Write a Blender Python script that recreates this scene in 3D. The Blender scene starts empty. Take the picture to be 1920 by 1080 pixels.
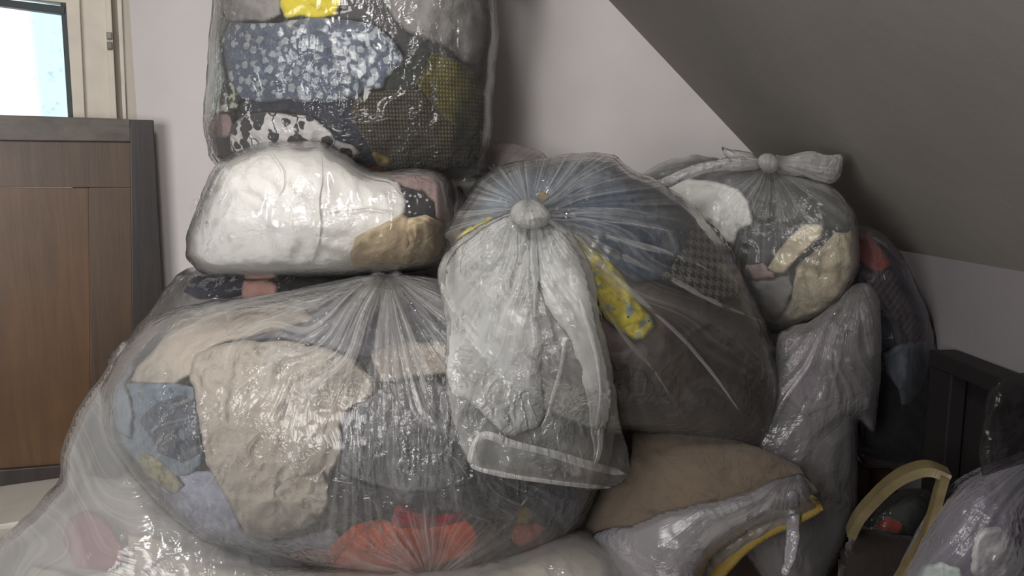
import bpy, math, random
import numpy as np
from math import radians as R, sin, cos, pi
random.seed(4)
S = bpy.context.scene
COL = S.collection

# ---------------------------------------------------------------- camera
F = 1400.0; PITCH = R(8.0); CAMZ = 1.35
cam_d = bpy.data.cameras.new('camera'); cam_d.sensor_width = 36; cam_d.lens = F/1920*36
cam_d.clip_start = 0.02
cam = bpy.data.objects.new('camera', cam_d); COL.objects.link(cam)
cam.location = (0, 0, CAMZ); cam.rotation_euler = (pi/2-PITCH, 0, 0)
S.camera = cam
# ---------------------------------------------------------------- world, lights, exposure
S.view_settings.view_transform = 'Standard'; S.view_settings.look = 'None'
S.view_settings.gamma = 1; S.view_settings.use_curve_mapping = False
S.view_settings.exposure = 0.22
S.cycles.transparent_max_bounces = 32
S.cycles.max_bounces = 8
S.cycles.sample_clamp_indirect = 4
W = bpy.data.worlds.new('world'); S.world = W; W.use_nodes = True
W.node_tree.nodes['Background'].inputs[0].default_value = (0.62, 0.60, 0.62, 1)
W.node_tree.nodes['Background'].inputs[1].default_value = 0.20

def area(name, loc, target, size, power, col):
    l = bpy.data.lights.new(name, 'AREA'); l.shape = 'RECTANGLE'; l.size = size[0]; l.size_y = size[1]
    l.energy = power; l.color = col
    o = bpy.data.objects.new(name, l); COL.objects.link(o); o.location = loc
    from mathutils import Vector
    d = Vector(target)-Vector(loc); o.rotation_euler = d.to_track_quat('-Z', 'Y').to_euler()
    return o
area('assumed_overhead_light', (-.30, .45, 2.42), (-.1, 1.6, .9), (.45, .45), 20, (1.0, .97, .94))  # assumed overhead source, added for the wall and slope shading; no lamp is built
area('assumed_left_daylight', (-1.10, -.40, 1.42), (-.40, 1.8, .70), (1.1, 1.0), 31, (1.0, .98, .96))  # added area light left behind the camera, assumed daylight with no window built there

# ---------------------------------------------------------------- pixel rays and numpy noise
def ray(px, py):
    px = np.asarray(px, float); py = np.asarray(py, float)
    v = 540-py; u = px-960
    return u, F*cos(PITCH)+v*sin(PITCH), -F*sin(PITCH)+v*cos(PITCH)
def at(px, py, y):
    rx, ry, rz = ray(px, py); t = y/ry
    return np.stack([rx*t, ry*t, CAMZ+rz*t], -1)
def _h(ix, iy, iz, s):
    n = (ix*374761393+iy*668265263+iz*2147483647+s*974711) & 0xffffffff
    n = ((n ^ (n >> 13))*1274126177) & 0xffffffff
    return ((n ^ (n >> 16)) & 0xffff)/65535.0
def noise(x, y, z=0, seed=0):
    x = np.asarray(x, float); y = np.asarray(y, float); z = np.zeros_like(x)+z
    ix, iy, iz = [np.floor(a).astype(np.int64) for a in (x, y, z)]
    fx, fy, fz = x-ix, y-iy, z-iz
    fx, fy, fz = [f*f*f*(f*(f*6-15)+10) for f in (fx, fy, fz)]
    r = 0
    for a in (0, 1):
        for b in (0, 1):
            for c in (0, 1):
                w = (fx if a else 1-fx)*(fy if b else 1-fy)*(fz if c else 1-fz)
                r = r+w*_h(ix+a, iy+b, iz+c, seed)
    return r
def ridge(x, y, seed=0):
    return 1-np.abs(2*noise(x, y, 0.5, seed)-1)

# ---------------------------------------------------------------- outline helpers
def smooth_poly(P, n=5, closed=True):
    P = np.asarray(P, float); out = []
    m = len(P)
    for i in range(m if closed else m-1):
        if closed: p0, p1, p2, p3 = P[i-1], P[i], P[(i+1) % m], P[(i+2) % m]
        else: p0, p1, p2, p3 = P[max(i-1, 0)], P[i], P[i+1], P[min(i+2, m-1)]
        for k in range(n):
            t = k/n
            out.append(.5*((2*p1)+(-p0+p2)*t+(2*p0-5*p1+4*p2-p3)*t*t+(-p0+3*p1-3*p2+p3)*t**3))
    return np.array(out)
def straight_poly(P, n=4):
    P = np.asarray(P, float); out = []
    for i in range(len(P)):
        a, b = P[i], P[(i+1) % len(P)]
        for k in range(n): out.append(a+(b-a)*k/n)
    return np.array(out)
def inside(P, x, y):
    r = np.zeros(x.shape, bool)
    for i in range(len(P)):
        x0, y0 = P[i-1]; x1, y1 = P[i]
        if y0 == y1: continue
        c = ((y0 > y) != (y1 > y)) & (x < (x1-x0)*(y-y0)/(y1-y0)+x0)
        r ^= c
    return r
def nearest(P, x, y):
    best = np.full(x.shape, 1e18); bx = np.zeros_like(x); by = np.zeros_like(y)
    for i in range(len(P)):
        a, b = P[i-1], P[i]; d = b-a; L = (d@d) or 1e-9
        t = np.clip(((x-a[0])*d[0]+(y-a[1])*d[1])/L, 0, 1)
        qx, qy = a[0]+t*d[0], a[1]+t*d[1]; dd = (x-qx)**2+(y-qy)**2
        m = dd < best
        best = np.where(m, dd, best); bx = np.where(m, qx, bx); by = np.where(m, qy, by)
    return np.sqrt(best), bx, by
def grid(P, step):
    x0, y0 = P.min(0)-step; x1, y1 = P.max(0)+step
    nx = int((x1-x0)/step)+2; ny = int((y1-y0)/step)+2
    X, Y = np.meshgrid(x0+np.arange(nx)*step, y0+np.arange(ny)*step)
    C = inside(P, X[:-1, :-1]+step/2, Y[:-1, :-1]+step/2)
    cnt = np.zeros(X.shape, int)
    for a in (0, 1):
        for b in (0, 1): cnt[a:a+ny-1, b:b+nx-1] += C
    idx = np.full(X.shape, -1); used = cnt > 0; idx[used] = np.arange(used.sum())
    j, i = np.nonzero(C)
    q = np.stack([idx[j, i], idx[j+1, i], idx[j+1, i+1], idx[j, i+1]], -1)
    x, y = X[used], Y[used]; bd = cnt[used] < 4
    d, nxp, nyp = nearest(P, x, y)
    x = np.where(bd, nxp, x); y = np.where(bd, nyp, y); d = np.where(bd, 0, d)
    return x, y, d, bd, q

class Body:
    """A rounded volume known by its outline, its mid distance, its half depth and its lean."""
    def __init__(s, outline, Y, T, p=.5, lean=(0, 0), sharp=False):
        s.P = np.asarray(outline) if sharp == 'raw' else straight_poly(outline) if sharp else smooth_poly(outline)
        s.Y, s.T, s.p, s.lean = Y, T, p, lean
        s.c = s.P.mean(0)
        ext = (s.P.max(0)-s.P.min(0)).max(); st = s.st = max(ext/60, 4)
        s.x0, s.y0 = s.P.min(0)-2*st
        nx, ny = [int(v/st)+5 for v in (s.P.max(0)-s.P.min(0))]
        X, Yg = np.meshgrid(s.x0+np.arange(nx)*st, s.y0+np.arange(ny)*st)
        m = inside(s.P, X, Yg); u = np.zeros(X.shape); par = np.indices(X.shape).sum(0) % 2
        for it in range(420):
            for c in (0, 1):
                nb = np.zeros_like(u)
                nb[1:-1, 1:-1] = (u[:-2, 1:-1]+u[2:, 1:-1]+u[1:-1, :-2]+u[1:-1, 2:]+1)/4
                sel = m & (par == c); u[sel] += 1.85*(nb[sel]-u[sel])
        s.u = u/u.max()
    def h(s, x, y, d=None):
        gx = np.clip((x-s.x0)/s.st, 0, s.u.shape[1]-1.001); gy = np.clip((y-s.y0)/s.st, 0, s.u.shape[0]-1.001)
        i, j = gx.astype(int), gy.astype(int); fx, fy = gx-i, gy-j
        u = s.u[j, i]*(1-fx)*(1-fy)+s.u[j, i+1]*fx*(1-fy)+s.u[j+1, i]*(1-fx)*fy+s.u[j+1, i+1]*fx*fy
        if d is None:
            d, _, _ = nearest(s.P, x, y); d = np.where(inside(s.P, x, y), d, 0)
        return np.clip(u, 0, 1)**s.p*np.clip(d/(1.5*s.st), 0, 1)**.5
    def mid(s, x, y): return s.Y+s.lean[0]*(x-s.c[0])+s.lean[1]*(y-s.c[1])
    def front(s, x, y, d=None): return s.mid(x, y)-s.T*s.h(x, y, d)

def mesh_obj(name, V, Fc, mat, parent=None, uv=None, attrs=None, smooth=True):
    me = bpy.data.meshes.new(name)
    V = np.asarray(V, float)
    if parent is not None and 'base' in parent: V = V-np.array(parent['base'])
    me.from_pydata([tuple(v) for v in V], [], [tuple(int(k) for k in f) for f in Fc]); me.update()
    if smooth: me.polygons.foreach_set('use_smooth', [True]*len(me.polygons))
    if uv is not None:
        l = me.uv_layers.new(name='UVMap'); vi = np.zeros(len(me.loops), int); me.loops.foreach_get('vertex_index', vi)
        l.data.foreach_set('uv', np.asarray(uv)[vi].ravel())
    for k, a in (attrs or {}).items():
        at_ = me.attributes.new(k, 'FLOAT_VECTOR', 'POINT'); at_.data.foreach_set('vector', np.asarray(a, float).ravel())
    me.materials.append(mat)
    o = bpy.data.objects.new(name, me); COL.objects.link(o)
    if parent is not None: o.parent = parent
    return o
def tag(o, label=None, cat=None, group=None, kind=None):
    if label: o['label'] = label
    if cat: o['category'] = cat
    if group: o['group'] = group
    if kind: o['kind'] = kind
    return o
def empty(name, loc, label, cat, group=None):
    o = bpy.data.objects.new(name, None); COL.objects.link(o); o.location = loc; o.empty_display_size = .05
    o['base'] = tuple(float(v) for v in loc)
    return tag(o, label, cat, group)

def shell(x, y, bd, q, front, midY, back, ):
    """front surface, and a back surface that shares the rim"""
    n = len(x)
    A = at(x, y, front)
    B = at(x, y, midY); B[:, 1] = back
    A[bd] = at(x[bd], y[bd], midY[bd])
    V = np.concatenate([A, B]); ids = np.arange(n)+n; ids[bd] = np.arange(n)[bd]
    qb = ids[q][:, ::-1]
    fc = [f for f in q.tolist()]+[f for f in qb.tolist() if len(set(f)) == 4]
    # drop unused back copies of rim vertices
    use = np.zeros(len(V), bool); use[np.array(fc).ravel()] = True
    re = np.cumsum(use)-1
    return V[use], re[np.array(fc)], use

def film(name, body, mat, parent, step=5, knots=(), pleat=.006, crumple=.006, seed=1, backf=.45):
    P = body.P+2.6*np.stack([noise(body.P[:, 0]/21, body.P[:, 1]/21, 0, seed+50)-.5, noise(body.P[:, 0]/21, body.P[:, 1]/21, 0, seed+51)-.5], -1)*2*(0 if len(knots) and step <= 3 else 1)
    x, y, d, bd, q = grid(P, step)
    h = body.h(x, y, d); mid = body.mid(x, y); f = mid-body.T*h
    ramp = np.clip(d/18, 0, 1)
    pol = np.zeros((len(x), 3)); wsum = np.zeros(len(x))+1e-9; rs = np.zeros(len(x))
    for (kx, ky, rad) in knots:
        dx, dy = x-kx, y-ky; r = np.hypot(dx, dy)+1e-3; a = np.arctan2(dy, dx)
        w = np.exp(-r/rad)
        a2 = a+.35*(noise(dx/120, dy/120, 0, seed)-.5)
        rg = ridge(np.cos(a2)*9+30, np.sin(a2)*9+r/160, seed)**3+.6*ridge(np.cos(a2)*22+30, np.sin(a2)*22+r/220, seed+3)**4
        f -= pleat*rg*ramp*w*np.clip(r/60, .15, 1)*1.6
        rs = np.maximum(rs, w)
        m = w > wsum
        pol[:, 0] = np.where(m, np.cos(a2)*6+kx/50, pol[:, 0]); pol[:, 1] = np.where(m, np.sin(a2)*6, pol[:, 1]); pol[:, 2] = np.where(m, r/300, pol[:, 2])
        wsum = np.maximum(wsum, w)
    f -= crumple*ramp*(ridge(x/55+noise(x/40, y/40, 0, 5)*1.5, y/90, seed+7)**2+.5*ridge(x/24+noise(x/30, y/30, 0, 6), y/34, seed+9)**2)
    back = mid+body.T*backf*h
    V, fc, use = shell(x, y, bd, q, f, mid, back)
    n = len(x)
    P2 = np.concatenate([pol, pol])[use]
    M = at(x, y, mid); uv = np.stack([M[:, 0], M[:, 2]], -1); uv = np.concatenate([uv, uv])[use]
    K = np.stack([rs, ramp, h], -1); K = np.concatenate([K, K*np.array([.2, 1, 1])])[use]
    return mesh_obj(name, V, fc, mat, parent, uv, {'pol': P2, 'kn': K})

def cloth(name, outline, host, mat, inset=.012, thick=.022, edge=9, fold=.010, fs=(60, 200), ang=0, seed=1, step=4,
          label=None, cat='garment', group=None, parent=None, sharp=True, dome=0, jag=2.5):
    fs = (fs[0]*.66, fs[1]*.66)
    P = straight_poly(outline) if sharp else smooth_poly(outline)
    if jag:
        P = P+jag*np.stack([noise(P[:, 0]/17, P[:, 1]/17, 0, seed+20)-.5, noise(P[:, 0]/17, P[:, 1]/17, 0, seed+21)-.5], -1)*2
    x, y, d, bd, q = grid(P, step)
    e = np.clip(d/edge, 0, 1); pr = np.sqrt(1-(1-e)**2)
    ca, sa = cos(R(ang)), sin(R(ang)); xr = x*ca+y*sa; yr = -x*sa+y*ca
    wx = noise(x/90, y/90, 0, seed+5)*1.6; wy = noise(x/110, y/110, 0, seed+6)*1.2
    r = ridge(xr/fs[0]+wx, yr/fs[1]+wy, seed); r2 = ridge(xr/fs[0]*2.3+wx*1.7, yr/fs[1]*2+wy, seed+2)
    r3 = ridge(xr/fs[0]*4.1+wx*2.5, yr/fs[1]*3.1+wy*2, seed+4)
    fl = (1-r)*.62+(1-r2)*.42+(1-r3)*.26
    f = host.front(x, y)+inset+thick*.55*(1-pr)+1.35*fold*fl*np.clip(d/16, .3, 1)
    if dome:
        dm = d.max(); f -= dome*np.sqrt(1-(1-np.clip(d/dm, 0, 1))**2)
    mid = host.front(x, y)+inset+thick*.62; back = mid+thick*.4*pr
    V, fc, use = shell(x, y, bd, q, f, mid, back)
    M = at(x, y, mid); uv = np.stack([M[:, 0], M[:, 2]], -1); uv = np.concatenate([uv, uv])[use]
    o = mesh_obj(name, V, fc, mat, parent, uv)
    if label: tag(o, label, cat, group)
    return o

def strip_film(name, path, w, mat, parent, hosts, gap=.006, T=.004, kn=(0, 0), n=10, m=6, wob=4, seed=0, e0=.1, e1=.6):
    """a bunched pleat of film running along a path over the bodies below it, thin at both ends"""
    P = smooth_poly(path, n, False); N = len(P); t = np.linspace(0, 1, N)
    d = np.gradient(P, axis=0); d /= np.hypot(d[:, 0], d[:, 1])[:, None]+1e-9; nn = np.stack([-d[:, 1], d[:, 0]], -1)
    ww = w*(np.clip(t/e0, 0, 1)*.8+.2)*(1-np.clip((t-(1-e1))/e1, 0, 1)**1.4*.94)*(.75+.5*noise(t*6, t*0, 0, seed))/2
    P = P+nn*(wob*(noise(t*5, t*0, 0, seed+3)-.5))[:, None]
    s = np.linspace(-1, 1, m+1); X = P[:, None, 0]+nn[:, None, 0]*ww[:, None]*s; Y = P[:, None, 1]+nn[:, None, 1]*ww[:, None]*s
    x, y = X.ravel(), Y.ravel(); f = np.full(x.shape, 9.0)
    for h in hosts: f = np.minimum(f, h.front(x, y))
    arch = np.tile(np.sqrt(1-(s*.999)**2), N)*np.repeat(np.clip(ww/(w/2), 0, 1), m+1)
    V = at(x, y, f-gap-T*arch); q = [(k*(m+1)+c, k*(m+1)+c+1, (k+1)*(m+1)+c+1, (k+1)*(m+1)+c) for k in range(N-1) for c in range(m)]
    dx, dy = x-kn[0], y-kn[1]; an = np.arctan2(dy, dx)
    pol = np.stack([np.cos(an)*14, np.sin(an)*14, np.hypot(dx, dy)/300], -1)
    M = np.stack([V[:, 0], V[:, 2]], -1)
    return mesh_obj(name, V, q, mat, parent, M, {'pol': pol, 'kn': np.stack([x*0+.7, x*0+1, x*0], -1)})
def join(base, parts):
    parts = [p for p in parts if p is not None]
    with bpy.context.temp_override(active_object=base, object=base, selected_objects=[base]+parts, selected_editable_objects=[base]+parts):
        bpy.ops.object.join()
    return base
def crinkles(body, base, mat, box_, n, ang, ln, w, seed=0, T=.004, off=.009, spread=18):
    """short raised creases in a film, merged into the film's own mesh"""
    rnd = random.Random(seed); out = []
    for k in range(n):
        x = rnd.uniform(box_[0], box_[2]); y = rnd.uniform(box_[1], box_[3]); L = rnd.uniform(.4, 1)*ln; an = R(ang+rnd.uniform(-spread, spread))
        dx, dy = cos(an)*L/2, sin(an)*L/2; j = lambda: rnd.uniform(-3, 3)
        pth = [(x-dx, y-dy), (x-dx*.3+j(), y-dy*.3+j()), (x+dx*.3+j(), y+dy*.3+j()), (x+dx, y+dy)]
        out.append(strip_film('crinkle', pth, rnd.uniform(.6, 1.3)*w, mat, base.parent, (body,), gap=off, T=T, n=5, m=4, wob=5, seed=k, e0=.35, e1=.45))
    return join(base, out)
# ---------------------------------------------------------------- materials
class G:
    def __init__(s, name):
        s.m = bpy.data.materials.new(name); s.m.use_nodes = True; s.t = s.m.node_tree; s.t.nodes.clear()
        s.out = s.t.nodes.new('ShaderNodeOutputMaterial')
    def n(s, typ, _p=None, **kw):
        nd = s.t.nodes.new('ShaderNode'+typ)
        for k, v in (_p or {}).items(): setattr(nd, k, v)
        for k, v in kw.items():
            key = int(k[1:]) if k[0] == 'i' and k[1:].isdigit() else k.replace('_', ' ')
            s.put(nd.inputs[key], v)
        return nd
    def put(s, i, v):
        if hasattr(v, 'outputs'): v = v.outputs[0]
        if isinstance(v, bpy.types.NodeSocket): s.t.links.new(v, i)
        elif isinstance(v, (tuple, list)) and len(v) == 3 and i.type == 'RGBA': i.default_value = (*v, 1)
        else: i.default_value = v
    def math(s, op, a, b=0, clamp=False):
        nd = s.n('Math', {'operation': op, 'use_clamp': clamp}); s.put(nd.inputs[0], a); s.put(nd.inputs[1], b); return nd
    def mix(s, f, a, b, typ='MIX'):
        nd = s.n('Mix', {'data_type': 'RGBA', 'blend_type': typ}); s.put(nd.inputs[0], f); s.put(nd.inputs[6], a); s.put(nd.inputs[7], b); return nd.outputs[2]
    def ramp(s, f, stops, interp='LINEAR'):
        nd = s.n('ValToRGB'); nd.color_ramp.interpolation = interp; e = nd.color_ramp.elements
        while len(e) < len(stops): e.new(.5)
        for k, (p, c) in enumerate(stops):
            e[k].position = p; e[k].color = (*c, 1) if not isinstance(c, (int, float)) else (c, c, c, 1)
        s.put(nd.inputs[0], f); return nd.outputs[0]
    def uv(s): return s.n('UVMap', {'uv_map': 'UVMap'}).outputs[0]
    def vmul(s, v, k):
        nd = s.n('VectorMath', {'operation': 'MULTIPLY'}); s.put(nd.inputs[0], v); nd.inputs[1].default_value = k; return nd.outputs[0]
    def end(s, sh): s.put(s.out.inputs[0], sh); return s.m

def srgb(*c):
    return tuple(((v/255)/12.92 if v/255 <= .04045 else ((v/255+.055)/1.055)**2.4) for v in c)

def fabric(name, col, col2=None, pattern=None, scale=1.0, rough=.85, weave=.25, wrinkle=.35, sheen=.15, spec=.25, wr_scale=28):
    g = G(name); uv = g.uv(); base = col; hgt = None
    tc = g.n('TexCoord').outputs['Object']
    nz = g.n('TexNoise', Vector=tc, Scale=wr_scale, Detail=5.0, Roughness=.6, Distortion=.8)
    fine = g.n('TexNoise', Vector=tc, Scale=420.0, Detail=2.0)
    if pattern is None or pattern == 'plain':
        base = g.mix(g.math('MULTIPLY', g.n('TexNoise', Vector=tc, Scale=14.0, Detail=3.0), .5), col, tuple(c*.72 for c in col))
    elif pattern == 'floral':
        w = g.n('VectorMath', {'operation': 'ADD'}); g.put(w.inputs[0], uv); g.put(w.inputs[1], g.vmul(g.n('TexNoise', Vector=uv, Scale=30.0).outputs['Color'], (.012, .012, 0)))
        v = g.n('TexVoronoi', {'feature': 'F1'}, Vector=w, Scale=46.0*scale, Randomness=.75)
        pet = g.n('TexVoronoi', Vector=w, Scale=150.0*scale)
        dd = g.math('ADD', v.outputs['Distance'], g.math('MULTIPLY', pet.outputs['Distance'], .22))
        a = g.ramp(dd, [(.50, 1), (.57, 0)])
        v2 = g.n('TexNoise', Vector=uv, Scale=170.0, Detail=2.0)
        ground = g.mix(g.ramp(v2, [(.45, 0), (.6, 1)]), col, tuple(min(1, c*1.45) for c in col))
        base = g.mix(a, ground, g.mix(pet.outputs['Color'], col2, tuple(c*.75 for c in col2)))
    elif pattern == 'leaf':
        w = g.n('VectorMath', {'operation': 'ADD'}); g.put(w.inputs[0], uv); g.put(w.inputs[1], g.vmul(g.n('TexNoise', Vector=uv, Scale=22.0).outputs['Color'], (.04, .04, 0)))
        v = g.n('TexVoronoi', Vector=w, Scale=34.0*scale, Randomness=1.0)
        a = g.ramp(v.outputs['Distance'], [(.46, 1), (.49, 0)])
        br = g.n('TexVoronoi', {'feature': 'DISTANCE_TO_EDGE'}, Vector=w, Scale=14.0*scale)
        b = g.ramp(br, [(.012, 1), (.02, 0)])
        base = g.mix(g.math('MAXIMUM', a, b), col, col2)
    elif pattern == 'knit':
        wv = g.n('TexWave', {'wave_type': 'BANDS', 'bands_direction': 'X'}, Vector=uv, Scale=42.0*scale, Distortion=1.5, Detail=1.0)
        wv2 = g.n('TexWave', {'wave_type': 'BANDS', 'bands_direction': 'Y'}, Vector=uv, Scale=34.0*scale, Distortion=1.5, Detail=1.0)
        k = g.math('MULTIPLY', wv, wv2); hgt = k
        base = g.mix(g.ramp(k, [(.12, 0), (.55, 1)]), col, col2)
    elif pattern == 'houndstooth':
        s = g.n('SeparateXYZ', Vector=g.n('Mapping', Vector=uv, Rotation=(0, 0, R(12)), Scale=(470*scale, 470*scale, 1)))
        X, Y = s.outputs[0], s.outputs[1]
        mod = lambda a, b: g.math('FLOORED_MODULO', a, b)
        wd = g.math('LESS_THAN', mod(X, 8.0), 4.0); fd = g.math('LESS_THAN', mod(Y, 8.0), 4.0)
        tw = g.math('LESS_THAN', mod(g.math('ADD', X, Y), 4.0), 2.0)
        base = g.mix(g.mix(tw, wd, fd), col, col2)
    elif pattern == 'lemon':
        v = g.n('TexVoronoi', Vector=uv, Scale=26.0*scale)
        n2 = g.n('TexNoise', Vector=uv, Scale=48.0, Detail=2.0)
        b1 = g.mix(g.ramp(v.outputs['Distance'], [(.40, 1), (.46, 0)]), col, col2)
        b2 = g.mix(g.ramp(n2, [(.60, 0), (.63, 1)]), b1, srgb(176, 190, 188))
        base = g.mix(g.ramp(g.n('TexVoronoi', Vector=uv, Scale=40.0), [(.09, 1), (.12, 0)]), b2, srgb(60, 52, 20))
    elif pattern == 'plaid':
        s = g.n('SeparateXYZ', Vector=uv)
        l = lambda a, f, w_: g.math('LESS_THAN', g.math('FLOORED_MODULO', g.math('MULTIPLY', a, f), 1.0), w_)
        k = g.math('ADD', g.math('ADD', l(s.outputs[0], 26.0, .3), l(s.outputs[1], 26.0, .3)), g.math('ADD', l(s.outputs[0], 60.0, .12), l(s.outputs[1], 60.0, .12)))
        base = g.mix(g.math('MULTIPLY', k, .35), col, col2)
    elif pattern == 'stripe':
        s = g.n('SeparateXYZ', Vector=g.n('Mapping', Vector=uv, Rotation=(0, 0, R(40))))
        k = g.math('LESS_THAN', g.math('FLOORED_MODULO', g.math('MULTIPLY', s.outputs[0], 70.0*scale), 1.0), .35)
        base = g.mix(k, col, col2)
    elif pattern == 'dots':
        v = g.n('TexVoronoi', Vector=uv, Scale=75.0*scale)
        base = g.mix(g.ramp(v.outputs['Distance'], [(.20, 1), (.26, 0)]), col, col2)
    elif pattern == 'speckle':
        v = g.n('TexNoise', Vector=uv, Scale=60.0*scale, Detail=4.0)
        base = g.mix(g.ramp(v, [(.5, 0), (.56, 1)]), col, col2)
    h = g.math('ADD', g.math('MULTIPLY', nz, wrinkle), g.math('MULTIPLY', fine, weave*.06))
    if hgt: h = g.math('ADD', h, g.math('MULTIPLY', hgt, .10))
    bp = g.n('Bump', Height=h, Distance=.03, Strength=.85)
    b = g.n('BsdfPrincipled', Base_Color=base, Roughness=rough, Normal=bp)
    b.inputs['Specular IOR Level'].default_value = spec
    b.inputs['Sheen Weight'].default_value = sheen
    return g.end(b)

def plastic(name, haze=.14, streak=.5, edge=.45, rough=.14, crinkle=.5, tint=(.88, .87, .86), gloss=1.0, cscale=1.0, body=0.0):
    """thin polythene: clear where flat, milky where it is pleated or seen edge on"""
    g = G(name); uv = g.uv()
    tc = g.n('TexCoord').outputs['Object']
    pol = g.n('Attribute', {'attribute_name': 'pol'}).outputs['Vector']
    kn = g.n('SeparateXYZ', Vector=g.n('Attribute', {'attribute_name': 'kn'}).outputs['Vector'])
    st = g.n('TexNoise', Vector=g.vmul(pol, (3.2, 3.2, .55)), Scale=1.0, Detail=4.0, Roughness=.65)
    st2 = g.ramp(st, [(.50, 0), (.62, 1)])
    st3 = g.ramp(g.n('TexNoise', Vector=g.vmul(pol, (1.1, 1.1, .5)), Scale=1.0, Detail=1.0), [(.42, 0), (.7, 1)])
    kf = g.math('MULTIPLY', kn.outputs[0], 1.25, True)
    sk = g.math('MULTIPLY', g.math('ADD', g.math('MULTIPLY', st2, .75), g.math('MULTIPLY', st3, .45)), kf)
    # crinkles
    wr = g.n('VectorMath', {'operation': 'ADD'}); g.put(wr.inputs[0], tc); g.put(wr.inputs[1], g.vmul(g.n('TexNoise', Vector=tc, Scale=11.0, Detail=3.0).outputs['Color'], (.07, .07, .07)))
    def rid(sc, stretch, p):
        nz = g.n('TexNoise', Vector=g.n('Mapping', Vector=wr, Rotation=(0, R(12), 0), Scale=stretch), Scale=sc*cscale, Detail=2.5, Roughness=.55)
        return g.math('POWER', g.math('SUBTRACT', 1.0, g.math('ABSOLUTE', g.math('SUBTRACT', g.math('MULTIPLY', nz, 4.0), 2.0)), True), p)
    c3 = g.n('TexNoise', Vector=tc, Scale=7.0, Detail=3.0)
    zone = g.ramp(c3, [(.44, .06), (.60, 1)])
    cr = g.math('MULTIPLY', g.math('ADD', g.math('MULTIPLY', rid(26.0, (1, 1, .4), 1.6), .9), g.math('MULTIPLY', rid(62.0, (.5, .5, 1), 1.3), .4)), zone)
    h = g.math('ADD', g.math('MULTIPLY', cr, crinkle), g.math('MULTIPLY', g.math('MULTIPLY', st, kf), 1.0))
    bp = g.n('Bump', Height=h, Distance=.010, Strength=.85)
    fc = g.math('POWER', g.n('LayerWeight', Blend=.5).outputs['Facing'], 2.6)
    fb = g.math('POWER', g.n('LayerWeight', Blend=.5, Normal=bp).outputs['Facing'], 2.2)
    op = g.math('ADD', g.math('MULTIPLY', sk, streak), g.math('ADD', haze, g.math('ADD', g.math('MULTIPLY', fc, edge), g.math('MULTIPLY', fb, edge*.5))))
    op = g.math('MINIMUM', op, .92)
    milk = g.n('MixShader', i0=.45); g.put(milk.inputs[1], g.n('BsdfDiffuse', Color=tint, Normal=bp)); g.put(milk.inputs[2], g.n('BsdfTranslucent', Color=tint))
    a = g.n('MixShader', i0=op); g.put(a.inputs[1], g.n('BsdfTransparent', Color=(.97, .97, .97))); g.put(a.inputs[2], milk)
    fr = g.n('Fresnel', IOR=1.5, Normal=bp)
    b = g.n('MixShader', i0=g.math('MULTIPLY', fr, gloss, True)); g.put(b.inputs[1], a); g.put(b.inputs[2], g.n('BsdfGlossy', Color=(1, 1, 1), Roughness=rough, Normal=bp))
    return g.end(b)

def plaster(name, col, bump=.25, crack=False):
    g = G(name); tc = g.n('TexCoord').outputs['Object']
    n1 = g.n('TexNoise', Vector=tc, Scale=2.2, Detail=5.0); n2 = g.n('TexNoise', Vector=tc, Scale=260.0, Detail=3.0); n3 = g.n('TexNoise', Vector=tc, Scale=22.0, Detail=4.0)
    c = g.mix(g.ramp(n1, [(.35, 0), (.7, 1)]), col, tuple(v*.86 for v in col))
    if crack:
        w = g.n('VectorMath', {'operation': 'ADD'}); g.put(w.inputs[0], tc); g.put(w.inputs[1], g.vmul(g.n('TexNoise', Vector=tc, Scale=7.0, Detail=4.0).outputs['Color'], (.25, .25, .25)))
        v = g.n('TexVoronoi', {'feature': 'DISTANCE_TO_EDGE'}, Vector=w, Scale=.9)
        c = g.mix(g.math('MULTIPLY', g.ramp(v, [(.001, 1), (.0028, 0)]), .5), c, tuple(v_*.4 for v_ in col))
    bp = g.n('Bump', Height=g.math('ADD', g.math('MULTIPLY', n2, .15), n3), Distance=.004, Strength=bump)
    return g.end(g.n('BsdfPrincipled', Base_Color=c, Roughness=.8, Normal=bp))
def paint(name, col, rough=.5, dirt=.35):
    g = G(name); tc = g.n('TexCoord').outputs['Object']
    n1 = g.n('TexNoise', Vector=tc, Scale=9.0, Detail=6.0)
    c = g.mix(g.math('MULTIPLY', g.ramp(n1, [(.4, 0), (.75, 1)]), dirt), col, tuple(v*.45 for v in col))
    return g.end(g.n('BsdfPrincipled', Base_Color=c, Roughness=rough, Normal=g.n('Bump', Height=n1, Distance=.003, Strength=.3)))
def wood(name, c1, c2, rough=.45, vertical=True, sc=1.0):
    g = G(name); tc = g.n('TexCoord').outputs['Object']
    mp = g.n('Mapping', Vector=tc, Scale=(14*sc, 14*sc, 1.1*sc) if vertical else (1.1*sc, 14*sc, 14*sc))
    n1 = g.n('TexNoise', Vector=mp, Scale=2.0, Detail=7.0, Roughness=.65, Distortion=.4)
    n2 = g.n('TexNoise', Vector=tc, Scale=3.0, Detail=3.0)
    c = g.mix(g.ramp(n1, [(.3, 0), (.7, 1)]), c1, c2); c = g.mix(g.math('MULTIPLY', g.ramp(n2, [(.45, 0), (.7, 1)]), .45), c, tuple(v*.45 for v in c2))
    return g.end(g.n('BsdfPrincipled', Base_Color=c, Roughness=rough, Normal=g.n('Bump', Height=n1, Distance=.002, Strength=.3)))

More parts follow.
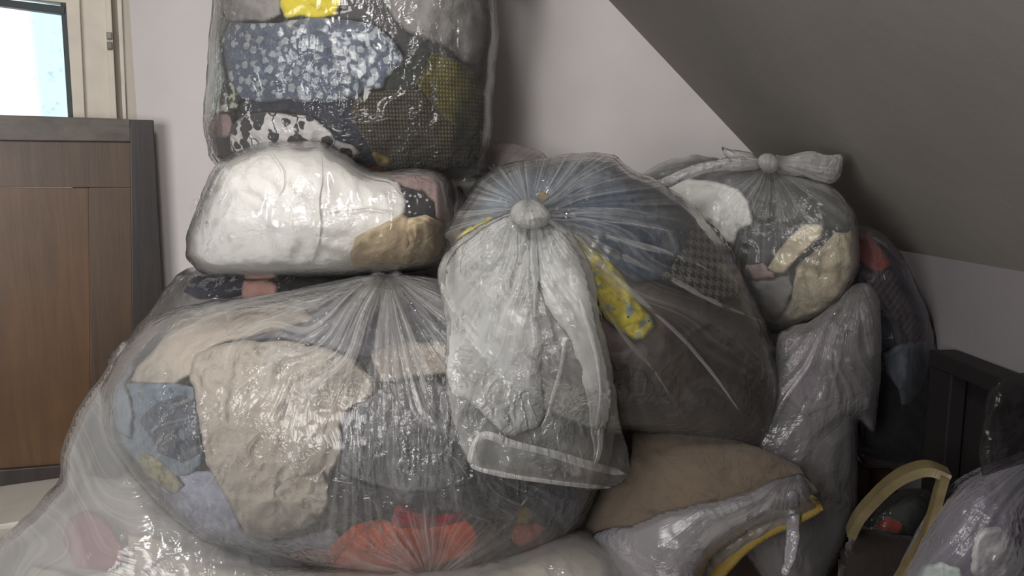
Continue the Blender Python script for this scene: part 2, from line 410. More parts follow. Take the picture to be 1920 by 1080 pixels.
# ---------------------------------------------------------------- box and prism helpers
def prism(name, pts_front, vec, mat, parent=None, bevel=0):
    """extrude a 3-D polygon by a vector"""
    A = [np.array(p, float) for p in pts_front]; B = [p+np.array(vec, float) for p in A]; n = len(A)
    fc = [list(range(n)), list(range(2*n-1, n-1, -1))]+[[i, i+n, (i+1) % n+n, (i+1) % n] for i in range(n)]
    o = mesh_obj(name, A+B, fc, mat, parent, smooth=False)
    import bmesh
    bm = bmesh.new(); bm.from_mesh(o.data); bmesh.ops.recalc_face_normals(bm, faces=bm.faces)
    if bevel: bmesh.ops.bevel(bm, geom=bm.edges[:], offset=bevel, segments=2, affect='EDGES', profile=.6)
    bm.to_mesh(o.data); bm.free()
    return o
def box(name, lo, hi, mat, parent=None, bevel=0):
    (a, b, c), (d, e, f) = lo, hi
    return prism(name, [(a, b, c), (d, b, c), (d, b, f), (a, b, f)], (0, e-b, 0), mat, parent, bevel)
# ================================================================ THE ROOM
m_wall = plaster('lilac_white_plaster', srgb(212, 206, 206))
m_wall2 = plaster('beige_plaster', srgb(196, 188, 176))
m_slope = plaster('shade_toned_plaster', srgb(132, 127, 121))  # same plaster as the back wall, with the slope's shade put into the colour
m_dark_hole = paint('black_paint', srgb(20, 17, 17), .6, .2)
m_cream = paint('cream_window_paint', srgb(206, 198, 184), .45, .35)
m_white_paint = paint('white_paint', srgb(196, 192, 184), .5, .4)
WX, WZ, BY = 0.99, 1.18, 2.3
tag(box('wall_back', (-1.13, BY, 0), (WX+.1, BY+.1, 2.7), m_wall), kind='structure')
tag(box('wall_right', (WX, -2.4, 0), (WX+.1, BY, WZ), plaster('shade_toned_knee_plaster', srgb(116, 111, 113))), kind='structure')  # white plaster toned darker, the low wall's shade is in its colour
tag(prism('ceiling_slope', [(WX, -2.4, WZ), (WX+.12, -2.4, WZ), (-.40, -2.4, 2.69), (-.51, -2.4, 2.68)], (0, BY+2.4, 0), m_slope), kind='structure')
tag(box('ceiling', (-3.3, -2.4, 2.68), (-.45, 2.3, 2.76), m_wall2), kind='structure')
tag(box('floor', (-3.3, -2.4, -.06), (WX+.1, BY, 0), paint('grey_floor_paint', srgb(90, 84, 80), .6)), kind='structure')

# the left wall turns 25 degrees towards the camera from the corner
O2 = np.array((-1.13, BY)); U2 = np.array((-.906, -.423)); N2 = np.array((.423, -.906))
def wl(px, py, k=0.0):
    rx, ry, rz = ray(px, py); t = (N2@O2+k)/(N2[0]*rx+N2[1]*ry)
    return np.array((rx*t, ry*t, CAMZ+rz*t))
def wlp(s, z, k=0.0):
    p = O2+U2*s+N2*k; return np.array((p[0], p[1], z))
def wall_s(px, py): p = wl(px, py); return (p[:2]-O2)@U2, p[2]
s1, z1 = wall_s(140, 15); s2, z2 = wall_s(236, 100)
sL = 1.6; zS = .98; zT = 2.02
nrm = lambda k: (N2[0]*k, N2[1]*k, 0)
sa, _ = wall_s(232, 110)          # right side of the window opening
def wl_box(name, a, b, c, d, k, th, mat, parent=None, bevel=0):
    return prism(name, [wlp(a, c, k), wlp(b, c, k), wlp(b, d, k), wlp(a, d, k)], nrm(-th), mat, parent, bevel)
tag(wl_box('wall_left', 0, sa, 0, 2.7, 0, .1, m_wall2), kind='structure')
tag(wl_box('wall_left_lower', sa, 2.4, 0, zS, 0, .1, m_wall2), kind='structure')
tag(wl_box('wall_left_upper', sa, 2.4, zT, 2.7, 0, .1, m_wall2), kind='structure')
tag(wl_box('wall_left_far', sL, 2.4, zS, zT, 0, .1, m_wall2), kind='structure')
# window: frame members traced on the wall plane
def wl_quad(name, q, k, th, mat, parent, bevel=.002):
    return prism(name, [wl(x, y, k) for x, y in q], nrm(-th), mat, parent, bevel)
win = tag(bpy.data.objects.new('window_1', None), 'cream framed casement window with bright frosted pane', None, None, 'structure'); COL.objects.link(win)
def strip(a0, a1, b0, b1, top=-140, bot=420):
    f = lambda p, q, y: p+(q-p)*y/215.0
    return [(f(a0, b0, top), top), (f(a1, b1, top), top), (f(a1, b1, bot), bot), (f(a0, b0, bot), bot)]
m_gasket = paint('dark_teal_gasket', srgb(22, 40, 44), .5, .1)
wl_quad('casement_stile', strip(123, 149, 137, 159), .012, .05, m_cream, win)
wl_quad('frame_board', strip(149, 198, 159, 208), -.004, .05, m_cream, win)
wl_quad('frame_bead', strip(197, 208, 207, 219), .016, .05, m_cream, win)
wl_quad('frame_groove', strip(208, 220, 219, 231), -.012, .03, paint('brownish_paint', srgb(150, 140, 128), .6), win)
wl_quad('frame_bead', strip(219, 228, 230, 237), .010, .05, m_cream, win)
wl_quad('gasket', strip(113, 124, 127, 138), .004, .04, m_gasket, win)
wl_quad('casement_rail', [(-260, -34), (-260, -60), (150, -14), (150, 8)], .010, .04, m_cream, win)
wl_quad('gasket', [(-260, -34), (-260, -24), (122, 27), (122, 12)], .006, .04, m_gasket, win)
for (x, y, w, h, c) in ((199, 60, 10, 13, srgb(120, 112, 100)), (200, 78, 10, 14, srgb(96, 90, 82))):
    wl_quad('latch', [(x, y), (x+w, y), (x+w+1, y+h), (x+1, y+h)], .028, .014, paint('latch_metal', c, .35), win, .002)
g = G('frosted_daylit_glass'); tc = g.n('TexCoord').outputs['Object']
n1 = g.n('TexNoise', Vector=tc, Scale=38.0, Detail=6.0, Roughness=.7); n2 = g.n('TexNoise', Vector=g.n('Mapping', Vector=tc, Scale=(8, 8, 1.5)), Scale=1.0, Detail=2.0)
zx = g.n('MapRange', i0=g.math('ADD', g.n('SeparateXYZ', Vector=tc).outputs[0], g.math('MULTIPLY', n2, .04)), i1=-1.37, i2=-1.335)
c = g.mix(zx, (1.0, 1.0, 1.0), srgb(206, 232, 240)); c = g.mix(g.math('MULTIPLY', g.ramp(n1, [(.56, 0), (.66, 1)]), g.math('MULTIPLY', zx, .5)), c, srgb(150, 178, 188))
m_glass = g.end(g.n('Emission', Color=c, Strength=1.15))
wl_quad('window_pane', [(-260, -45), (122, 12), (146, 425), (-260, 440)], -.02, .004, m_glass, win, 0)

# ================================================================ LEANING WOODEN PANEL
p0 = wl(150, 900, .10)
door = empty('cupboard_door', p0, 'old brown wooden cupboard door with dark frame leaning below the window', 'door panel')
m_wdark = wood('dark_stained_wood', srgb(56, 47, 44), srgb(34, 29, 29)); m_wmid = wood('brown_varnished_wood', srgb(88, 66, 46), srgb(66, 49, 35))
m_wpan = wood('orange_brown_plywood', srgb(100, 70, 40), srgb(78, 53, 30)); m_wdark2 = wood('dark_rail_wood', srgb(96, 86, 78), srgb(66, 58, 52), vertical=False)
ex = lambda y: 288+(y-225)*.055     # right edge of the door
wl_quad('side_stile', [(244, 224), (288, 225), (ex(905), 888), (250, 895)], .115, .035, m_wdark, door, .003)
wl_quad('top_rail', [(-130, 211), (244, 223), (246, 266), (-130, 262)], .115, .035, m_wdark2, door, .003)
wl_quad('bottom_rail', [(-130, 892), (250, 862), (250, 896), (-130, 938)], .115, .035, m_wdark, door, .003)
wl_quad('inner_rail', [(-130, 262), (246, 266), (246, 352), (-130, 350)], .105, .02, m_wmid, door, .002)
wl_quad('inner_stile', [(166, 352), (246, 352), (250, 862), (170, 868)], .105, .02, m_wmid, door, .002)
wl_quad('panel', [(-130, 350), (166, 352), (170, 868), (-130, 892)], .098, .012, m_wpan, door, .001)

# ================================================================ PLATFORM AND THINGS UNDER THE PILE
zp = float(wl(0, 912, .115)[2])
led = empty('white_ledge', tuple(wlp(.6, 0, .2)), 'white painted ledge at the foot of the leaning cupboard door', 'ledge')
prism('top_board', [wlp(0, zp, .012), wlp(1.3, zp, .012), wlp(1.3, zp, .40), wlp(0, zp, .40)], (0, 0, -.03), m_white_paint, led, .003)
prism('top_board', [wlp(0, zp-.012, .405), wlp(1.3, zp-.012, .405), wlp(1.3, zp-.012, .56), wlp(0, zp-.012, .56)], (0, 0, -.03), m_white_paint, led, .003)
prism('front_panel', [wlp(0, 0, .54), wlp(1.3, 0, .54), wlp(1.3, zp-.05, .54), wlp(0, zp-.05, .54)], nrm(-.03), m_white_paint, led, .002)
plat = empty('low_platform', (-.2, 1.5, 0), 'plain low wooden platform carrying the whole pile of bags', 'platform')
box('top_board', (-.85, .95, .22), (.80, 2.27, .25), m_white_paint, plat, .004)
for xx in (-.83, .71):
    for yy in (.98, 2.18): box('leg', (xx, yy, 0), (xx+.07, yy+.07, .22), m_white_paint, plat, .004)
zc = zp

# ================================================================ BODIES OF THE BAGS
A = Body([(402,-190),(398,-60),(397,20),(391,80),(386,150),(379,215),(384,255),(398,300),(440,330),(560,345),(700,350),(820,340),(895,335),(915,300),(925,230),(928,150),(936,60),(930,-60),(925,-190)], 1.98, .24, .36, (0, 0))
B = Body([(354,492),(347,462),(354,425),(370,385),(386,345),(405,308),(440,288),(490,270),(545,266),(600,268),(650,292),(700,318),(780,316),(830,326),(848,370),(853,430),(845,475),(822,497),(780,508),(715,516),(620,519),(500,522),(420,520),(378,512)], 1.78, .19, .32)
Cb = Body([(200,690),(250,620),(290,570),(318,532),(338,510),(380,498),(430,500),(600,500),(720,498),(840,500),(880,560),(870,680),(600,760),(300,760)], 1.96, .14, .4)
D = Body([(700,512),(640,528),(560,542),(470,555),(390,565),(330,575),(288,596),(252,630),(216,676),(192,722),(182,770),(186,812),(204,856),(236,905),(280,955),(315,990),(352,1024),(405,1042),(470,1056),(540,1068),(610,1080),(700,1092),(800,1100),(880,1088),(960,1066),(1040,1034),(1090,1000),(1120,950),(1150,870),(1160,790),(1130,700),(1060,630),(960,580),(880,545),(820,524),(760,512),(730,516)], 1.66, .33, .35, (0, -.00022))
E = Body([(240,640),(200,690),(160,745),(130,800),(114,850),(110,895),(85,930),(30,985),(-30,1045),(-60,1120),(-60,1230),(500,1260),(640,1200),(640,1060),(400,960),(260,800)], 1.66, .24, .4, (0, -.00035))
Fb = Body([(842,470),(832,440),(850,410),(875,372),(900,335),(945,308),(1000,297),(1060,289),(1115,285),(1150,292),(1185,318),(1235,340),(1285,372),(1335,425),(1378,485),(1412,555),(1440,615),(1460,680),(1468,735),(1458,790),(1440,835),(1416,850),(1385,838),(1330,828),(1240,815),(1150,812),(1020,830),(900,800),(850,700),(838,580)], 1.60, .25, .42, (0, -.0001))
H = Body([(1205,350),(1235,340),(1275,322),(1320,308),(1375,300),(1425,303),(1470,322),(1520,336),(1560,350),(1590,378),(1608,415),(1613,460),(1608,510),(1590,552),(1560,583),(1515,608),(1462,626),(1400,620),(1300,560),(1235,450)], 1.72, .12, .42, (-.0008, 0))
J = Body([(1455,640),(1475,618),(1520,600),(1566,568),(1600,535),(1632,535),(1650,565),(1653,640),(1650,720),(1644,790),(1638,811),(1622,800),(1610,790),(1608,860),(1606,940),(1590,1010),(1560,1070),(1540,1130),(1470,1130),(1380,1000),(1400,860),(1440,760)], 1.56, .06, .4)
K = Body([(1560,450),(1600,425),(1640,432),(1680,458),(1708,510),(1730,560),(1750,615),(1759,680),(1757,760),(1748,840),(1735,885),(1660,880),(1600,860),(1570,700)], 1.70, .07, .45)
Lb = Body([(1085,1010),(1100,930),(1130,860),(1160,800),(1230,790),(1330,800),(1420,830),(1500,872),(1540,930),(1500,960),(1420,985),(1330,1050),(1300,1130),(1180,1130)], 1.56, .17, .4, (-.0005, -.0005))
Nb = Body([(300,1010),(420,1030),(600,1050),(800,1050),(960,1020),(1060,985),(1110,990),(1150,1020),(1190,1060),(1230,1130),(1200,1260),(400,1260),(200,1160)], 1.56, .22, .4, (0, -.0003))
Mb = Body([(1660,1150),(1690,1080),(1726,1010),(1758,958),(1784,924),(1830,890),(1880,868),(1940,845),(1958,842),(1964,900),(1964,1180)], 1.34, .16, .42)

bags = {}; films = {}
def bag(key, body, label, mat, group=None, name='plastic_bag', **kw):
    c = body.c; y = body.Y; p = at(c[0], body.P[:, 1].max(), y)
    e = empty(name, p, label, 'bag', group)
    f = film('film', body, mat, e, **kw); bags[key] = e; films[key] = f
    return e
class Drape(Body):
    """a loose sheet lying in front of other bodies"""
    def __init__(s, outline, hosts, gap, T=.02, p=.3, lean=(0, 0), Y=9, sharp=False):
        Body.__init__(s, outline, Y, T, p, lean, sharp); s.hosts, s.gap = hosts, gap
    def mid(s, x, y):
        m = Body.mid(s, x, y)
        for b in s.hosts: m = np.minimum(m, b.front(x, y)-s.gap)
        return m
# ---------------------------------------------------------------- fabrics
f_stuff = fabric('charcoal_cotton', srgb(70, 68, 72))
f_dkgreen = fabric('dark_green_cotton', srgb(52, 56, 50))
f_white = fabric('white_sheeting', srgb(232, 230, 226), rough=.8, wrinkle=.25)
f_beige = fabric('sand_cotton', srgb(206, 186, 152))
f_cream = fabric('cream_canvas', srgb(174, 165, 153), wrinkle=.5)
f_peach = fabric('pale_peach_cotton', srgb(180, 169, 156))
f_denim = fabric('washed_blue_denim', srgb(112, 128, 142), wrinkle=.6, weave=.6)
f_lav = fabric('lavender_grey_cotton', srgb(166, 170, 190))
f_slate = fabric('slate_blue_cotton', srgb(84, 96, 112))
f_steel = fabric('steel_grey_cotton', srgb(104, 106, 116))
f_mauve = fabric('mauve_knit', srgb(140, 120, 122))
f_brown = fabric('brown_jersey', srgb(108, 90, 76), wrinkle=.2)
f_tan = fabric('tan_woven_sack', srgb(94, 82, 70))
f_orange = fabric('orange_cotton', srgb(244, 112, 58)); f_red = fabric('crimson_cotton', srgb(170, 24, 44)); f_rust = fabric('dusty_red_cotton', srgb(176, 72, 64))
f_yellow = fabric('bright_yellow_cotton', srgb(226, 208, 44)); f_lemon = fabric('lemon_print_cotton', srgb(240, 222, 66), srgb(216, 200, 30), 'lemon')
f_pink = fabric('dusty_pink_cotton', srgb(206, 160, 148)); f_floral = fabric('blue_floral_print', srgb(84, 92, 108), srgb(176, 183, 188), 'floral')
f_leaf = fabric('black_leaf_print', srgb(226, 222, 220), srgb(60, 58, 62), 'leaf')
f_olive = fabric('olive_knit', srgb(74, 70, 20), srgb(150, 138, 44), 'knit', rough=.95); f_olive2 = fabric('dark_olive_knit', srgb(38, 32, 22), srgb(122, 108, 76), 'knit', rough=.95)
f_mint = fabric('mint_lace', srgb(170, 200, 188), srgb(225, 232, 226), 'speckle'); f_blk = fabric('black_floral', srgb(30, 34, 34), srgb(190, 196, 168), 'speckle', scale=.8)
f_hound = fabric('houndstooth_wool', srgb(26, 25, 27), srgb(206, 202, 194), 'houndstooth'); f_plaid = fabric('dark_plaid', srgb(52, 54, 60), srgb(84, 84, 82), 'plaid')
f_beads = fabric('black_dotted_print', srgb(36, 32, 40), srgb(200, 196, 204), 'dots'); f_purple = fabric('deep_purple_cotton', srgb(60, 42, 86))
f_grey = fabric('pale_grey_cotton', srgb(150, 146, 144)); f_stripe = fabric('grey_striped_knit', srgb(70, 58, 70), srgb(112, 92, 100), 'stripe')
f_navy = fabric('navy_cotton', srgb(46, 50, 66)); f_ltblue = fabric('pale_blue_cotton', srgb(134, 146, 160)); f_bluej = fabric('blue_denim_dress', srgb(84, 102, 124), wrinkle=.4)
f_maroon = fabric('maroon_cotton', srgb(132, 90, 94)); f_blush = fabric('blush_lining', srgb(176, 150, 148)); f_ygreen = fabric('yellow_green_print', srgb(150, 144, 104), srgb(120, 116, 80), 'speckle')
f_mustard = fabric('mustard_cotton', srgb(196, 166, 60)); f_polybag = fabric('grey_quilted_nylon', srgb(120, 120, 124), rough=.24, wrinkle=1.2, spec=.8)
f_choc = fabric('chocolate_cotton', srgb(70, 54, 46))

gn = 0
def garment(bkey, host, label, mat, outline, layer=1, name='garment', cat='garment', **kw):
    global gn; gn += 1
    kw.setdefault('seed', gn*7 % 97)
    return cloth(name, outline, host, mat, inset=.010+.011*(6-layer), label=label, cat=cat, **kw)
def stuffing(host, label, mat, seed=3, s=.955, inset=.105):
    P = host.c+(host.P[::5]-host.c)*s
    return cloth('bundled_garment', P, host, mat, inset=inset, thick=.06, edge=30, fold=.03, fs=(70, 140), seed=seed, step=9, label=label, cat='garment', jag=0)

# ================================================================ TOP BAG
pA = plastic('clear_film_tall_bag', haze=.07, streak=.2, edge=.30, crinkle=.45)
bag('A', A, 'tall clear bag of folded clothes topmost in the stack against the wall', pA, knots=((640, -260, 140),), step=5, seed=2, crumple=.010)
stuffing(A, 'dark charcoal clothes filling the middle of the topmost bag', f_stuff, 5)
garment('A', A, 'grey blue cotton garment with pale floral print in the topmost bag', f_floral, [(418,70),(428,45),(470,42),(520,42),(565,34),(610,32),(660,38),(700,46),(722,62),(742,85),(756,106),(758,122),(738,134),(724,150),(722,164),(690,168),(665,184),(610,192),(545,188),(480,192),(452,184),(430,150),(420,105)], 5, fold=.022, fs=(110, 46), ang=14, jag=2)
garment('A', A, 'bright yellow folded cloth at the top of the topmost bag', f_yellow, [(524,-60),(523,14),(534,33),(570,32),(598,34),(632,28),(643,4),(640,-60)], 4, fold=.02, fs=(60, 40))
garment('A', A, 'pale beige crumpled cloth left of the yellow one in the topmost bag', f_grey, [(418,-60),(416,10),(424,36),(460,40),(500,40),(526,30),(526,-60)], 3, fold=.02, fs=(40, 50))
garment('A', A, 'dark grey garment right of the yellow cloth in the topmost bag', f_stuff, [(636,-70),(640,10),(636,34),(700,44),(745,80),(765,112),(800,100),(850,110),(842,60),(770,30),(724,-70)], 3, fold=.015)
garment('A', A, 'pale grey blouse pressed in the upper right of the topmost bag', f_grey, [(724,-70),(722,5),(738,40),(768,64),(800,74),(838,92),(868,118),(900,120),(912,60),(908,-70)], 4, fold=.012, fs=(90, 120))
garment('A', A, 'bright olive knitted sweater in the topmost bag', f_olive, [(782,158),(792,130),(806,104),(822,96),(850,108),(882,128),(905,158),(917,200),(917,250),(908,290),(893,300),(880,262),(862,240),(830,216),(806,190)], 5, fold=.010, fs=(90, 60), ang=-30)
garment('A', A, 'brown olive knitted sweater with pale flecks in the topmost bag', f_olive2, [(660,205),(668,182),(700,172),(750,166),(790,172),(812,196),(846,222),(876,248),(893,292),(872,312),(830,318),(780,320),(738,312),(706,296),(684,262),(664,232)], 4, fold=.012, fs=(70, 100), ang=20)
garment('A', A, 'dark green sweater behind the blue floral garment', f_dkgreen, [(735,128),(762,104),(800,90),(815,100),(800,130),(790,160),(770,172),(722,168),(724,146)], 4, fold=.012)
garment('A', A, 'white cloth with black leaf print low in the topmost bag', f_leaf, [(430,262),(437,235),(452,216),(500,211),(545,214),(585,220),(615,238),(632,262),(662,272),(678,288),(662,300),(620,294),(570,292),(500,288),(455,290),(434,284)], 5, fold=.014, fs=(70, 50), ang=30, jag=2)
garment('A', A, 'mint lace garment at the left edge of the topmost bag', f_mint, [(391,95),(402,78),(414,80),(418,120),(422,150),(430,180),(424,206),(404,214),(384,208),(386,160)], 3, fold=.012, fs=(20, 40))
garment('A', A, 'black garment with small cream pattern beside the mint lace', f_blk, [(412,160),(424,150),(440,150),(452,165),(450,186),(444,206),(420,210),(404,200),(412,180)], 4, fold=.01, fs=(30, 30))
garment('A', A, 'blush pink lining at the lower left of the topmost bag', f_blush, [(384,218),(402,212),(432,214),(438,232),(432,256),(404,262),(388,246)], 2, fold=.012, fs=(30, 18))
garment('A', A, 'charcoal shirt between the floral and leaf print garments', f_navy, [(446,192),(520,188),(600,190),(668,184),(676,220),(690,262),(706,300),(668,300),(630,262),(590,222),(540,208),(452,208)], 2, fold=.016)
garment('A', A, 'small mustard cloth end under the brown olive sweater', f_mustard, [(694,282),(712,288),(738,300),(732,312),(708,312),(700,300)], 5, fold=.008, edge=8)
garment('A', A, 'small orange cloth tag beside the mustard cloth end', f_orange, [(684,312),(704,312),(722,318),(720,330),(690,330)], 5, fold=.006, edge=6)

# ================================================================ WHITE BAG
pB = plastic('clear_film_white_bag', haze=.06, streak=.1, edge=.35, crinkle=.3)
bag('B', B, 'clear bag packed with a white sheet directly under the topmost bag', pB, step=5, seed=5, crumple=.009)
stuffing(B, 'pale mauve clothes filling the bag with the white sheet', f_blush, 9, .95, .07)
sheet = garment('B', B, 'large smooth white sheet folded in the bag', f_white, [(366,494),(356,468),(360,432),(374,388),(390,345),(410,314),(445,294),(482,283),(510,269),(540,270),(558,282),(578,283),(592,276),(604,274),(640,296),(690,324),(722,334),(750,338),(754,356),(765,378),(763,400),(756,410),(754,452),(718,500),(650,512),(590,517),(480,518),(400,514)], 5, fold=.013, fs=(150, 110), ang=80, jag=1, thick=.05, edge=14, name='bed_sheet', cat='sheet')
class In(Body):
    def __init__(s, host, off): s.host, s.off = host, off
    def front(s, x, y): return s.host.front(x, y)+s.off
sf = []
for k, (pth, w) in enumerate((([(600,280),(601,330),(598,380),(601,430),(588,480),(572,510)], 5), ([(640,300),(690,332),(735,345),(762,372)], 5), ([(500,272),(530,320),(524,370)], 5), ([(612,400),(680,392),(750,398)], 4))):
    sf.append(strip_film('hem_fold', pth, w, f_white, None, (In(B, .020),), gap=0, T=.003, seed=k, e0=.2, wob=6))
join(sheet, sf)

bc = empty('garment', tuple(at(750, 505, 1.7)), 'crumpled sand beige cloth at the right of the white sheet', 'garment')
cloth('flap', [(658,470),(664,448),(690,432),(722,416),(752,402),(766,408),(772,430),(764,460),(780,480),(770,506),(700,514),(668,510),(660,494)], B, f_beige, inset=.008, thick=.03, fold=.014, fs=(60, 80), ang=-40, seed=5, parent=bc)
cloth('gathered_end', [(764,410),(800,404),(826,414),(842,438),(840,470),(826,492),(800,502),(762,506),(748,486),(766,456),(756,430)], B, f_beige, inset=.002, thick=.04, fold=.024, fs=(22, 40), ang=40, seed=9, parent=bc)
cloth('knot', [(770,420),(792,412),(812,420),(816,440),(798,452),(776,446)], B, f_beige, inset=-.004, thick=.03, fold=.018, fs=(20, 24), ang=10, seed=12, parent=bc)
garment('B', B, 'black garment with shiny white dots beside the white sheet', f_beads, [(748,352),(774,350),(798,358),(818,356),(824,376),(816,402),(790,408),(758,406),(756,380)], 4, fold=.012, fs=(26, 26))
garment('B', B, 'pale mauve soft cloth above the beige one', f_blush, [(728,332),(760,322),(790,318),(818,324),(834,356),(844,392),(842,420),(818,412),(814,380),(796,362),(760,352)], 5, fold=.014, fs=(30, 50))

# ================================================================ BAG BEHIND THE BIG ONE (peeks out under the white bag)
pC = plastic('clear_film_flat_bag', haze=.05, streak=.1, edge=.3, crinkle=.6)
bag('C', Cb, 'flat clear bag squeezed between the white bag and the big bag below', pC, step=8, seed=8)
stuffing(Cb, 'grey clothes inside the flat squeezed bag', f_grey, 4, .93, .06)
garment('C', Cb, 'dark glossy garment under the left end of the white bag', f_navy, [(345,548),(352,528),(372,516),(420,514),(462,518),(462,548),(420,560),(370,562)], 4, fold=.014, fs=(30, 16))
garment('C', Cb, 'dusty pink folded cloth under the white bag', f_pink, [(454,524),(488,522),(522,528),(522,560),(452,562)], 5, fold=.006, sharp=True, edge=8)
garment('C', Cb, 'dark green cloth right of the dusty pink cloth', f_dkgreen, [(520,520),(570,512),(640,512),(700,514),(700,540),(620,556),(522,556)], 4, fold=.01)

# ================================================================ BIG FRONT BAG
pD = plastic('milky_film_big_bag', haze=.08, streak=.62, edge=.42, crinkle=.5, rough=.13)
bD = bag('D', D, 'biggest milky clear bag in front, pleats radiating from its gathered neck', pD, knots=((725, 508, 250), (800, 1095, 80)), step=4, seed=11, backf=.4, pleat=.009, crumple=.006)
stuffing(D, 'charcoal clothes deep inside the biggest bag', f_stuff, 6, .95, .09)
garment('D', D, 'large crumpled cream canvas garment in the biggest bag', f_cream, [(362,735),(354,700),(366,662),(410,644),(470,638),(540,640),(610,652),(664,674),(700,712),(700,745),(660,766),(640,800),(640,850),(622,882),(622,925),(604,965),(575,992),(545,1000),(505,1014),(466,1008),(446,975),(410,915),(384,868),(372,800)], 5, fold=.024, fs=(46, 120), ang=18, thick=.05, jag=4)
garment('D', D, 'cream sleeve end hanging below the cream canvas garment', f_cream, [(512,922),(535,898),(570,888),(604,882),(620,905),(618,945),(596,978),(566,996),(548,975),(530,950)], 6, fold=.02, fs=(40, 30), dome=.01)
garment('D', D, 'pale peach garment upper left in the biggest bag', f_peach, [(340,580),(322,612),(292,650),(252,690),(244,712),(280,722),(330,722),(358,704),(372,664),(430,640),(520,620),(590,600),(560,566),(470,566),(400,570)], 3, fold=.016, fs=(40, 120), ang=50)
garment('D', D, 'washed blue denim garment at the left of the biggest bag', f_denim, [(200,738),(212,716),(250,716),(320,718),(362,726),(370,780),(380,840),(374,872),(350,892),(312,896),(272,880),(236,850),(204,806),(192,770)], 4, fold=.024, fs=(34, 70), ang=-35)
garment('D', D, 'shiny dark blue denim piece beside the cream canvas garment', fabric('dark_denim', srgb(66, 76, 92), wrinkle=.9, rough=.4, spec=.6), [(262,790),(290,756),(330,742),(362,748),(374,800),(374,850),(340,866),(300,850)], 5, fold=.022, fs=(30, 50), ang=-30)
garment('D', D, 'pale blue cloth against the left side of the biggest bag', f_ltblue, [(194,742),(208,700),(232,664),(252,650),(250,690),(236,720),(250,770),(244,826),(216,806)], 5, fold=.014, fs=(24, 60))
garment('D', D, 'lavender grey shirt low in the biggest bag', f_lav, [(262,905),(300,890),(350,880),(400,886),(428,930),(452,990),(500,1016),(560,1008),(620,990),(664,1030),(640,1066),(540,1056),(450,1046),(356,1014),(300,962)], 3, fold=.018, fs=(60, 60), ang=20)
garment('D', D, 'yellow green print cloth beside the lavender shirt', f_ygreen, [(252,850),(280,850),(306,868),(330,890),(346,912),(326,930),(300,912),(268,888)], 4, fold=.012, fs=(24, 30), edge=10)
garment('D', D, 'steel grey shirt near the neck of the biggest bag', f_steel, [(440,610),(520,586),(600,566),(700,552),(800,556),(860,580),(880,640),(820,660),(740,652),(690,672),(610,650),(530,636),(440,640)], 2, fold=.02, fs=(50, 80), ang=60)
garment('D', D, 'pale beige cloth band right of the cream canvas garment', f_peach, [(694,664),(740,644),(800,640),(850,644),(864,680),(840,700),(780,706),(716,716)], 3, fold=.014, fs=(60, 30))
garment('D', D, 'shiny grey quilted jacket in the middle of the biggest bag', f_polybag, [(640,800),(664,760),(706,732),(760,718),(820,716),(858,740),(870,800),(880,862),(862,908),(820,924),(760,922),(700,910),(636,888)], 4, fold=.024, fs=(18, 110), ang=4, thick=.04)
garment('D', D, 'charcoal skirt between the quilted jacket and the orange cloth', f_stuff, [(604,960),(624,920),(640,890),(700,912),(780,924),(862,912),(960,900),(1010,920),(990,960),(900,985),(820,962),(742,948),(690,972),(630,1000)], 3, fold=.02)
garment('D', D, 'bright orange folded cloth at the bottom of the biggest bag', f_orange, [(612,1064),(622,1020),(660,985),(700,972),(740,980),(790,988),(830,975),(856,962),(880,978),(896,1006),(884,1036),(850,1052),(780,1074),(700,1076)], 5, fold=.02, fs=(36, 70), ang=30)
garment('D', D, 'crimson cloth tucked above the orange cloth', f_red, [(732,978),(740,946),(752,944),(784,962),(830,964),(872,960),(866,980),(830,984),(790,992),(750,990)], 6, fold=.008, edge=8, thick=.02)
garment('D', D, 'pinkish orange cloth low left of the bright orange cloth', f_pink, [(520,1050),(570,1034),(620,1026),(640,1060),(620,1076),(560,1068)], 4, fold=.012)
garment('D', D, 'slate blue garment at the lower right of the biggest bag', f_slate, [(984,930),(1000,908),(1050,906),(1110,910),(1130,930),(1112,964),(1088,988),(1040,992),(1008,980),(990,956)], 5, fold=.014, fs=(50, 60))
garment('D', D, 'small mustard cloth left of the slate blue garment', f_mustard, [(966,960),(974,948),(992,950),(1000,968),(990,984),(970,982)], 6, fold=.008, edge=6, thick=.02)
garment('D', D, 'small orange cloth beneath the mustard one', f_orange, [(958,1000),(970,982),(1000,976),(1026,986),(1012,1006),(980,1026),(960,1020)], 5, fold=.01, edge=8)
garment('D', D, 'chocolate brown cloth right of the bright orange cloth', f_choc, [(880,985),(920,975),(964,985),(960,1020),(930,1050),(890,1060),(884,1030)], 4, fold=.012)
# gathered neck of the biggest bag
nk = Body([(690,524),(696,512),(712,507),(728,512),(744,506),(758,512),(764,522),(748,534),(730,530),(710,536)], 1.72, .03, .5)
film('gathered_neck', nk, plastic('milky_film_neck', haze=.45, streak=.5, edge=.4), bD, step=3, knots=((728, 545, 60),), pleat=.008, crumple=.003, seed=3)

